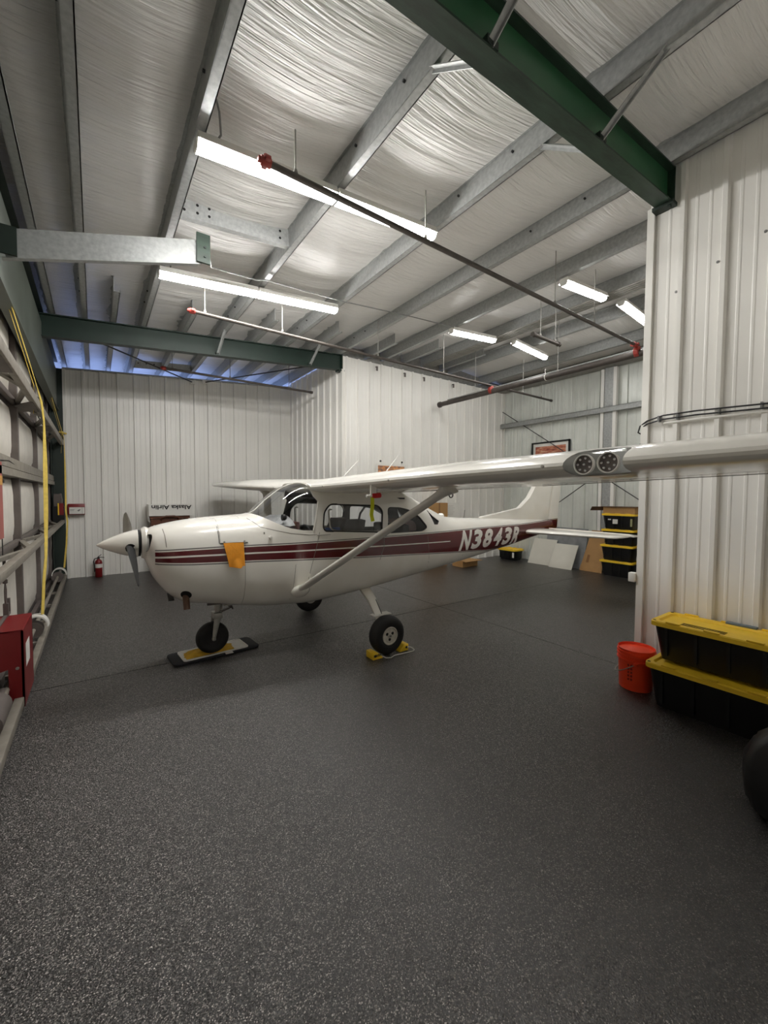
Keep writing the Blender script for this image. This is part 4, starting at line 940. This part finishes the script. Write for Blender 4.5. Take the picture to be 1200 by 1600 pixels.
# ================================================================== THINGS AROUND THE AIRPLANE
# pitot cover and streamer
t = thing('pitot_cover', 'red pitot cover with lime streamer hanging under the wing', 'cover', (2.0, AY-1.61, 1.745))
part('sleeve', B().tube([(1.985, AY-1.61, 1.744), (2.075, AY-1.61, 1.750)], .024, 10), M['flagred'], t, bevel=.003)
part('streamer', B().ribbon([(1.985, AY-1.62, 1.73), (1.983, AY-1.625, 1.66), (1.975, AY-1.62, 1.58), (1.985, AY-1.63, 1.52)], (1, 0, 0), .038, .002), M['lime'], t, label='lime streamer')
# orange cloth hanging out under the cowl hatch
cg = []
for k in range(9):
    q = k/8; z = 1.268-.235*q; row = []
    for j in range(9):
        u = j/8; x = 1.02+.19*u+(.045*q*(1-u)); row.append((x, skin(min(x, 1.22), z)[1]-.010-.012*math.sin(u*5+q*3)*q-.01*q-(.02 if k > 6 and 2 < j < 6 else 0)*q, z-(.03*u if k == 8 else 0)+(.03 if (k == 8 and j > 6) else 0)))
    cg.append(row)
cb = B(); cb.loft(cg, False, False); cb.loft([[(x, y-.004, z) for x, y, z in r_] for r_ in reversed(cg)], False, False)
solo('shop_cloth', cb, M['orange'], 'orange cloth hanging from the hatch on the engine cowling', 'cloth', (1.1, 4.14, 1.15), angle=60)
# chocks on the near main wheel
def chock(x, y, fl_, label):
    t = thing('wheel_chock', label, 'chock', (x, y, 0), 'yellow wheel chocks')
    s_ = fl_
    part('wedge', B().prism([(x-s_*.08, 0), (x+s_*.05, 0), (x+s_*.05, .010), (x-s_*.02, .075), (x-s_*.08, .075)], y-.07, y+.07, 'Y'), M['yellow'], t, bevel=.006)
    part('rope_hole', B().lathe([(.001, -.003), (.014, -.003), (.014, 0)], 'Y', 10, (x-s_*.05, y-.07, .04)), M['grille'], t)
    return t
c1 = chock(2.44, 3.56, 1, 'yellow chock in front of the near main wheel, with dark lettering')
for i in range(5): part('lettering', B().box((2.37+.018*i, 3.4878, .03), (2.381+.018*i, 3.4896, .055+.003*(i % 2))), M['ink'], c1)
chock(2.775, 3.58, -1, 'yellow chock behind the near main wheel')
solo('chock_rope', B().tube([(2.47, 3.48, .03), (2.50, 3.45, .012), (2.55, 3.43, .008), (2.62, 3.46, .008), (2.74, 3.45, .008), (2.86, 3.44, .008), (2.90, 3.46, .010), (2.90, 3.50, .02), (2.86, 3.51, .035), (2.82, 3.485, .05)], .006, 6), M['cord'], 'thin white rope joining the two yellow chocks', 'rope', (2.6, 3.45, 0))
# mat, tray and rag under the nose wheel
def rrect(cx, cy, lx, ly, r_, ang, n=6):
    out = []
    for sx_, sy_, a0 in ((1, 1, 0), (-1, 1, 90), (-1, -1, 180), (1, -1, 270)):
        for k in range(n+1):
            a = math.radians(a0+90*k/n); px, py = sx_*(lx/2-r_)+r_*math.cos(a), sy_*(ly/2-r_)+r_*math.sin(a)
            out.append((cx+px*math.cos(ang)-py*math.sin(ang), cy+px*math.sin(ang)+py*math.cos(ang)))
    return out
an = .08
solo('floor_mat', B().prism(rrect(1.05, 4.71, .90, .38, .06, an), 0, .018, 'Z'), M['mat'], 'black rubber mat with rounded corners under the nose wheel', 'mat', (1.03, 4.70, 0), bevel=.004)
o_ = rrect(1.04, 4.71, .68, .31, .03, an); i_ = rrect(1.04, 4.71, .655, .285, .025, an)
tb = B(); ringz = lambda pl, z: [(x, y, z) for x, y in pl]
tb.loft([ringz(o_, .018), ringz(o_, .030), ringz(i_, .030), ringz(i_, .021)], True)
solo('drip_tray', tb, M['tray'], 'white drip tray lying on the black mat under the nose wheel', 'tray', (1.04, 4.71, .018))
rg = []
for k in range(13):
    row = []
    for j in range(21):
        u, q = j/20, k/12; e_ = min(1, 6*min(u, 1-u, q, 1-q))
        x = .74+.50*u+.03*noise.noise(Vector((q*4, 3, u*2))); y = 4.575+.20*q+.03*u+.012*noise.noise(Vector((u*5, q*3, 1)))
        row.append((x, y, .024+e_*(.030+.018*noise.noise(Vector((u*4, q*9, 5)))+.008*noise.noise(Vector((u*11, q*14, 2))))))
    rg.append(row)
solo('rag', B().loft(rg, False, False), M['rag'], 'crumpled yellow rag in the white tray under the nose tire', 'cloth', (1.0, 4.66, .02), angle=180)
solo('tag', B().box((1.12, 4.50, .019), (1.20, 4.57, .0215), ), M['paper'], 'small white paper tag on the edge of the mat', 'tag', (1.16, 4.53, .019))

# storage totes
def tote(L, W, H, label, group, loc, rz, lid='yellow'):
    """long side along local x, lid on top"""
    t = thing('storage_tote', label, 'storage bin', loc, group, rz); R4 = lambda l, w_, r_: rrect(0, 0, l, w_, r_, 0, 4)
    z_ = lambda pl, z: [(x, y, z) for x, y in pl]
    part('body', B().loft([z_(R4(L-.14, W-.12, .04), 0), z_(R4(L-.135, W-.115, .045), .012), z_(R4(L-.05, W-.045, .05), H-.05), z_(R4(L-.035, W-.03, .05), H-.048), z_(R4(L-.035, W-.03, .05), H-.03)]), M['black'], t, local=True, angle=30)
    lb = B(); lb.loft([z_(R4(L, W, .05), H-.045), z_(R4(L, W, .05), H-.012), z_(R4(L-.012, W-.012, .047), H-.003), z_(R4(L-.085, W-.085, .05), H-.003), z_(R4(L-.105, W-.105, .05), H-.022)])
    part('lid', lb, M[lid], t, local=True, angle=30)
    for i in range(3):
        xx = -L*.3+i*L*.3
        for sy in (-1, 1):
            part('lid_tab', B().box((xx-.05, sy*(W/2-.012)-.014, H-.004), (xx+.05, sy*(W/2-.012)+.014, H+.008)), M[lid], t, local=True, bevel=.003)
    for sx_ in (-1, 1):
        for sy in (-1, 1):
            part('lock_hole', B().lathe([(.001, H-.0015), (.012, H-.0015), (.012, H-.004)], 'Z', 10, (sx_*(L/2-.03), sy*(W/2-.03), 0)), M['grille'], t, local=True)
    for k in range(4):
        for sy in (-1, 1):
            xx = -L*.36+k*L*.24
            part('side_rib', B().loft([[(xx-.012, sy*(W/2-.058), .04), (xx+.012, sy*(W/2-.058), .04), (xx+.012, sy*(W/2-.03), .04), (xx-.012, sy*(W/2-.03), .04)][::1], [(xx-.012, sy*(W/2-.03), H-.06), (xx+.012, sy*(W/2-.03), H-.06), (xx+.012, sy*(W/2-.016), H-.06), (xx-.012, sy*(W/2-.016), H-.06)]]), M['black'], t, local=True)
    return t
nb = tote(.90, .50, .365, 'large black tote with yellow lid on the floor against the partition', 'near stacked totes', (4.005, 1.015, 0), math.pi/2)
nt_ = tote(.86, .44, .330, 'large black tote with yellow lid stacked on top, beside the bucket', 'near stacked totes', (4.085, 1.045, .368), math.pi/2)
for k in range(3):
    part('lid_slot', B().box((-.055+.0, .035+.03*k, .3085), (.24, .047+.03*k, .311)), M['grille'], nt_, local=True)
part('lid_ledge', B().box((-.0, .0, .306), (.30, .13, .309)), M['yellow'], nt_, local=True)
solo('grey_handle', B().box((4.26, .86, .693), (4.31, 1.06, .712)), pm('slate_grey_plastic', srgb(110, 122, 130), .5), 'slate grey plastic piece lying along the top tote lid edge', 'handle', (4.28, .96, .693), bevel=.006)
tz = [0, .345, .69, 1.035]
labs = ['lowest black tote of the tall stack by the back wall', 'second black tote up in the tall stack, half behind the stabilizer tip', 'third black tote up in the tall stack by the back wall', 'top black tote of the tall stack, white note on its side']
tt = []
for i in range(4):
    tt.append(tote(.70, .40, .343, labs[i], 'tall stack of totes by the back wall', (9.39+(.004 if i == 1 else 0), 4.19+(.02 if i < 2 else 0), tz[i]), math.pi/2))
for i in range(3):
    tote(.70, .40, .343, ['lowest', 'middle', 'topmost'][i]+' black tote of the shorter stack mostly hidden behind the partition', 'second stack of totes', (9.395, 3.44, tz[i]), math.pi/2)
part('note', B().box((-.005, .183, .12), (.10, .1855, .22)), M['paper'], tt[3], local=True, label='white paper note')
part('tape', B().box((.135, .182, .20), (.20, .185, .225)), M['paper'], tt[3], local=True)
part('tag', B().box((-.30, .184, .08), (-.26, .187, .24)), pm('khaki_tag', srgb(150, 150, 110), .6), tt[3], local=True)
t = thing('cardboard_box', 'flat brown cardboard box topping the tall tote stack', 'box', (9.42, 4.17, 1.38))
part('box_body', B().box((9.21, 3.85, 1.38), (9.585, 4.50, 1.52)), M['card'], t)
part('box_flap', B().box((9.17, 3.80, 1.522), (9.595, 4.54, 1.53)).beam((9.17, 4.545, 1.526), (9.2, 4.60, 1.44), .40, .006, up=(0, 0, 1)), pm('dark_brown_card', srgb(92, 70, 54), .8), t)
# sheets leaning on the back wall
def leaning(name, y0, y1, zt, xb, mat, label, cat, th=.012, lean=.22, skew=0):
    bb = B(); xt = xb+lean
    bb.loft([[(xb, y0, 0), (xb, y1, 0), (xb+th, y1, 0), (xb+th, y0, 0)], [(xt, y0+skew, zt), (xt, y1+skew, zt), (xt+th, y1+skew, zt), (xt+th, y0+skew, zt)]])
    return solo(name, bb, M[mat], label, cat, (xb, (y0+y1)/2, 0))
leaning('foam_board', 5.79, 6.44, .64, 9.26, 'board', 'pinkish white board leaning under the tail, farther from the totes', 'board', skew=-.05)
leaning('foam_board', 5.17, 5.76, .565, 9.14, 'board', 'square white board leaning next to the grey sheet under the tail', 'board', th=.02, lean=.3, skew=.0)
leaning('plastic_sheet', 5.05, 6.1, .96, 9.45, 'greysheet', 'grey plastic sheet leaning behind the white boards', 'sheet', lean=.2)
t = thing('cardboard_sheet', 'flattened brown carton leaning between white board and tote stack', 'cardboard', (9.40, 4.8, 0))
bb = B().loft([[(9.36, 4.58, 0), (9.36, 5.09, 0), (9.375, 5.09, 0), (9.375, 4.58, 0)], [(9.56, 4.56, .95), (9.56, 4.92, .95), (9.575, 4.92, .95), (9.575, 4.56, .95)]])
part('sheet', bb, M['card'], t)
part('printed_mark', B().loft([[(9.398, 4.90, .20), (9.398, 4.96, .20), (9.40, 4.96, .20), (9.40, 4.90, .20)], [(9.437, 4.88, .38), (9.437, 4.94, .38), (9.439, 4.94, .38), (9.439, 4.88, .38)]]), pm('faded_brown_ink', srgb(140, 100, 62), .8), t)
part('fold_flap', B().loft([[(9.352, 4.57, .0), (9.352, 5.09, .0), (9.356, 5.09, 0), (9.356, 4.57, 0)], [(9.385, 4.57, .15), (9.385, 5.07, .15), (9.389, 5.07, .15), (9.389, 4.57, .15)]]), M['card'], t)
bt = tote(.60, .42, .30, 'black bin under the tail, its pale label facing the doorway', None, (9.35, 7.05, 0), math.pi/2)
part('label', B().box((-.26, .196, .08), (-.20, .20, .22)), M['paper'], bt, local=True)
t = thing('cardboard_box', 'small brown carton on the floor below the rear fuselage', 'box', (7.5, 6.95, 0))
part('box_body', B().box((7.25, 6.85, 0), (7.78, 7.2, .16)), M['card'], t)
part('box_flap', B().box((7.22, 6.72, .15), (7.80, 6.86, .157)), M['card'], t)
t = thing('cardboard_box', 'tall brown carton standing by the tail wall behind the cabin', 'box', (6.9, 7.4, 0))
part('box_body', B().box((6.60, 7.30, 0), (7.16, 7.58, 1.57)), M['card'], t)
part('box_seam', B().box((6.86, 7.296, .02), (6.90, 7.30, 1.57)), pm('brown_tape', srgb(140, 104, 66), .5), t)
t = thing('whiteboard', 'white sheet with faint notes standing beside the tall carton', 'board', (7.4, 7.45, 0))
part('board', B().box((7.20, 7.42, 0), (7.68, 7.44, 1.57)), M['white'], t)
for k in range(5): part('note_line', B().box((7.26, 7.4185, 1.48-.05*k), (7.48+.04*(k % 2), 7.4195, 1.485-.05*k)), M['greywire'], t)
# pictures
t = thing('poster', 'sunset landscape poster with white border pinned on the tail wall', 'poster', (5.63, 7.6, 2.25))
part('sheet', B().box((5.20, 7.605, 1.95), (6.06, 7.612, 2.47)), M['white'], t)
part('print', B().box((5.25, 7.600, 2.0), (6.01, 7.604, 2.43)), M['sunset_print'], t)
for x in (5.31, 5.93): part('pin', B().lathe([(.001, -.02), (.022, -.016), (.022, 0)], 'Y', 10, (x, 7.60, 2.53)), M['wire'], t)
t = thing('framed_picture', 'black framed canyon photograph hung on the grey back wall', 'picture', (9.66, 6.1, 2.9))
fx = 9.655
part('frame', B().box((fx, 5.58, 2.62), (fx+.04, 5.62, 3.18)).box((fx, 6.62, 2.62), (fx+.04, 6.66, 3.18)).box((fx, 5.58, 3.14), (fx+.04, 6.66, 3.18)).box((fx, 5.58, 2.62), (fx+.04, 6.66, 2.66)), M['black'], t)
part('mount', B().box((fx+.02, 5.62, 2.66), (fx+.03, 6.62, 3.14)), M['paper'], t)
part('print', B().box((fx+.014, 5.69, 2.73), (fx+.019, 6.55, 3.06)), M['canyon_print'], t)
# far wall: crate with inverted carton, extinguisher, red case, door operator
t = thing('wooden_crate', 'red-brown slatted wooden crate behind the plane nose', 'crate', (1.3, 10.25, 0))
x0, x1, y0, y1 = .97, 1.72, 10.05, 10.44
for z0 in (.05, .22, .39, .56, .73, .90, 1.07): part('slat', B().box((x0, y0, z0), (x1, y0+.02, z0+.13)), M['wood'], t)
for x in (x0+.01, x1-.05): part('corner_post', B().box((x, y0+.02, 0), (x+.04, y1, 1.26)), M['wood'], t)
part('top_rail', B().box((x0-.02, y0-.015, 1.21), (x1+.02, y1, 1.27)), M['wood'], t)
part('handle', B().tube([(1.17, y0-.02, 1.18), (1.19, y0-.05, 1.24), (1.26, y0-.06, 1.262), (1.42, y0-.06, 1.262), (1.49, y0-.05, 1.24), (1.51, y0-.02, 1.18)], .02, 8), M['wood'], t)
t = thing('airline_carton', 'white airline carton with upside down lettering set over the wooden crate', 'box', (1.35, 10.25, 1.272))
part('box_body', B().box((.93, 10.0, 1.272), (1.79, 10.45, 1.52)), M['white'], t)
part('flap', B().loft([[(.93, 10.0, 1.272), (.95, 9.99, 1.14), (.95, 10.4, 1.14), (.93, 10.44, 1.272)], [(.925, 10.0, 1.272), (.945, 9.99, 1.14), (.945, 10.4, 1.14), (.925, 10.44, 1.272)]]), M['white'], t)
lm = text_mesh('Alaska Airlin', .128, 0, .003, .001, 1.0, 1.0)
xs_ = [v_.co.x for v_ in lm.vertices]; wdt = max(xs_)-min(xs_); k_ = .79/wdt
for v_ in lm.vertices:
    x, y = v_.co.x*k_, v_.co.y
    v_.co = (1.765-x-1.35, 9.994-10.25-v_.co.z, 1.515-y*1.0-1.272-.012)
lm.flip_normals(); lm.materials.clear(); lm.materials.append(M['ink']); lm.update()
ob('lettering', lm, t)
t = thing('fire_extinguisher', 'red fire extinguisher standing at the foot of the far wall', 'fire extinguisher', (.03, 10.36, 0))
ex = (.03, 10.36, 0)
part('cylinder', B().lathe([(.055, 0), (.065, .01), (.066, .30), (.055, .345), (.025, .37), (.022, .39)], 'Z', 24, ex), M['red'], t, 50)
part('label_band', B().lathe([(.0672, .20), (.0675, .20), (.0675, .28), (.0672, .28)], 'Z', 24, ex), M['paper'], t)
part('valve', B().box((ex[0]-.02, ex[1]-.02, .385), (ex[0]+.02, ex[1]+.02, .425)), M['wire'], t, bevel=.004)
part('lever', B().beam((ex[0]-.01, ex[1], .42), (ex[0]+.10, ex[1], .405), .02, .012).beam((ex[0]-.01, ex[1], .425), (ex[0]+.05, ex[1], .47), .02, .010), M['wire'], t)
part('hose', B().tube([(ex[0]-.02, ex[1], .40), (ex[0]-.07, ex[1]-.02, .39), (ex[0]-.085, ex[1]-.02, .33), (ex[0]-.075, ex[1]-.02, .25), (ex[0]-.07, ex[1]-.02, .12)], .011, 8), M['wire'], t)
t = thing('wall_case', 'red case with white label fixed near the door end of the far wall', 'case', (-.33, 10.45, 1.43))
part('case_body', B().box((-.46, 10.36, 1.32), (-.18, 10.49, 1.54)), M['red'], t, bevel=.006)
part('label', B().box((-.435, 10.353, 1.335), (-.185, 10.36, 1.47)), M['paper'], t)
part('label_print', B().prism([(-.31, 1.40), (-.27, 1.43), (-.25, 1.42), (-.28, 1.385)], 10.351, 10.3525, 'Y').box((-.42, 10.351, 1.42), (-.35, 10.3525, 1.428)).box((-.42, 10.351, 1.40), (-.36, 10.3525, 1.406)).box((-.228, 10.351, 1.335), (-.224, 10.3525, 1.47)), M['greywire'], t)
t = thing('door_operator', 'black control box with red and yellow stripes beside the door edge', 'control box', (-.6, 10.2, 1.4))
part('housing', B().box((-.68, 10.10, 1.18), (-.50, 10.28, 1.50)), M['black'], t)
part('red_face', B().box((-.58, 10.094, 1.33), (-.51, 10.10, 1.56)), M['red'], t); part('yellow_strip', B().box((-.60, 10.092, 1.33), (-.58, 10.10, 1.56)), M['yellow'], t)
part('cable_gland', B().box((-.66, 10.12, 1.50), (-.56, 10.2, 1.74)).tube([(-.55, 10.15, 1.50), (-.54, 10.15, 1.62), (-.56, 10.15, 1.75)], .02, 8), M['stile'], t)
solo('cable_coil', B().tube([(-.50, 10.16+.03*math.cos(q), 2.93+.03*math.sin(q)) for q in [k*.5 for k in range(13)]], .01, 6).beam((-.54, 10.15, 2.95), (-.46, 10.45, 2.96), .03, .03), M['strap'], 'small yellow strap end coiled at the far door corner', 'strap', (-.5, 10.16, 2.93))
# red motor guard on the door's bottom rail
t = thing('motor_guard', 'dark red metal guard box straddling the bottom door rail', 'guard box', (-.6, 4.5, .05))
fp = [(-.49, .05), (-.49, .655), (-.68, .67), (-.90, .66), (-.90, .38), (-.66, .34), (-.585, .36), (-.58, .05)]
part('front_plate', B().prism(fp, 4.26, 4.275, 'Y'), M['red'], t)
part('side_plate', B().box((-.505, 4.26, .04), (-.49, 4.82, .66)), M['red'], t)
part('top_plate', B().loft([[(-.495, 4.26, .655), (-.495, 4.82, .655), (-.495, 4.82, .665), (-.495, 4.26, .665)], [(-.90, 4.26, .655), (-.90, 4.82, .655), (-.90, 4.82, .665), (-.90, 4.26, .665)]]), M['red'], t)
part('back_plate', B().prism(fp, 4.80, 4.815, 'Y'), M['red'], t)
part('label', B().loft([[(-.4885, 4.36, .33), (-.4885, 4.58, .33), (-.487, 4.58, .33), (-.487, 4.36, .33)], [(-.4885, 4.36, .52), (-.4885, 4.58, .52), (-.487, 4.58, .52), (-.487, 4.36, .52)]]), M['paper'], t, label='white label')
for x, z in ((-.53, .36), (-.53, .10)): part('screw', B().lathe([(.001, -.006), (.012, -.005), (.012, 0)], 'Y', 8, (x, 4.26, z)), M['alu'], t)
part('motor', B().lathe([(.02, 3.6), (.09, 3.62), (.09, 4.0), (.03, 4.02), (.03, 4.25)], 'Y', 20, (-.62, 0, .20)), M['stile'], t)
t = thing('warning_poster', 'faded red poster hung on the hangar door beside a thin wire', 'poster', (-.655, 4.75, 1.65))
part('sheet', B().box((-.66, 4.30, 1.36), (-.655, 4.79, 2.02)), M['redpaper'], t)
part('band', B().box((-.6545, 4.30, 1.82), (-.653, 4.79, 1.90)), pm('ochre_print', srgb(190, 140, 70), .7), t)
part('clip', B().box((-.66, 4.79, 1.84), (-.645, 4.83, 1.87)), M['wire'], t)
part('hanging_wire', B().tube([(-.655, 4.7, 1.36), (-.655, 4.7, 1.0)], .004, 6).tube([(-.66, 4.5, 2.02), (-.66, 5.2, 2.06), (-.68, 6.1, 2.02)], .004, 6), M['wire'], t)
solo('work_lamp', B().box((-.60, 6.35, 2.83), (-.52, 6.47, 2.90)).tube([(-.52, 6.41, 2.88), (-.49, 6.43, 2.84), (-.50, 6.44, 2.78), (-.55, 6.44, 2.76)], .012, 6), M['wire'], 'small dark clip lamp sitting on the upper door truss', 'lamp', (-.56, 6.41, 2.83), bevel=.01)
# bucket
t = thing('plastic_bucket', 'orange red plastic bucket on the floor beside the black totes', 'bucket', (4.02, 1.63, 0))
bk = (4.02, 1.63, 0)
part('pail', B().lathe([(.125, 0), (.132, .004), (.146, .355), (.150, .37), (.146, .372), (.141, .36), (.128, .012), (.001, .010)], 'Z', 40, bk), M['bucket'], t, 50)
for z in (.275, .315, .345): part('rim_band', B().lathe([(.145, z-.008), (.155, z-.007), (.155, z+.003), (.146, z+.004)], 'Z', 40, bk), M['bucket'], t, 40)
dirb = Vector((-3.9, -1.55, 0)).normalized()
for sg in (1, -1):
    sd_ = dirb*sg
    part('handle_lug', B().lathe([(.001, -.012), (.02, -.01), (.022, .01)], 'Z', 10, (bk[0]+sd_.x*.155, bk[1]+sd_.y*.155, .26)), M['bucket'], t)
hp = []
s2_ = Vector((dirb.y, -dirb.x, 0))
for k in range(13):
    a = math.pi*k/12; hp.append((bk[0]+dirb.x*.158*math.cos(a)+s2_.x*.165*math.sin(a), bk[1]+dirb.y*.158*math.cos(a)+s2_.y*.165*math.sin(a), .26-.13*math.sin(a)))
part('wire_handle', B().tube(hp, .004, 6), M['alu'], t)
lt_ = B()
for k in range(5):
    for c_ in range(2):
        a = math.atan2(dirb.y, dirb.x)-.18-.30*c_*.55; zc = .10+.032*k; r_ = .137+zc*.045+.0015
        a2 = a-.10; pts = [(bk[0]+r_*math.cos(q), bk[1]+r_*math.sin(q)) for q in (a, (a+a2)/2, a2)]
        lt_.loft([[(x, y, zc) for x, y in pts]+[(x*.9995+bk[0]*.0005, y*.9995+bk[1]*.0005, zc) for x, y in reversed(pts)], [(x, y, zc+.02) for x, y in pts]+[(x*.9995+bk[0]*.0005, y*.9995+bk[1]*.0005, zc+.02) for x, y in reversed(pts)]])
part('side_print', lt_, pm('dark_red_print', srgb(150, 34, 20), .5), t)
# black bag at the right edge
rings = []
prf = [(.05, 0), (.22, .0), (.27, .05), (.295, .16), (.29, .28), (.25, .40), (.19, .47), (.12, .50), (.06, .52), (.05, .55), (.075, .60), (.02, .585)]
for r_, z in [(a_, b_*.93) for a_, b_ in prf]:
    rings.append([(3.08+r_*.93*math.cos(q)*(1+.10*noise.noise(Vector((math.cos(q)*2, math.sin(q)*2, z*4)))+.06*noise.noise(Vector((math.cos(q)*6, math.sin(q)*6, z*9)))), .385+r_*.93*math.sin(q)*(1+.10*noise.noise(Vector((math.cos(q)*2, math.sin(q)*2, z*4)))+.06*noise.noise(Vector((math.cos(q)*6, math.sin(q)*6, z*9)))), z) for q in [2*math.pi*k/40 for k in range(40)]])
t = thing('black_bag', 'black gathered bag slumped on the floor in front of the totes', 'bag', (3.06, .40, 0))
part('sack', B().loft(rings), M['bag'], t, 70)
part('tie', B().lathe([(.055, .51), (.066, .525), (.055, .54)], 'Z', 20, (3.06, .40, 0)), M['wire'], t)
solo('outlet_box', B().box((Xj-.06, 1.775, .91), (Xj, 1.84, 1.0)), M['white'], 'small white outlet box on the partition end trim', 'outlet', (Xj-.03, 1.8, .95), bevel=.006)
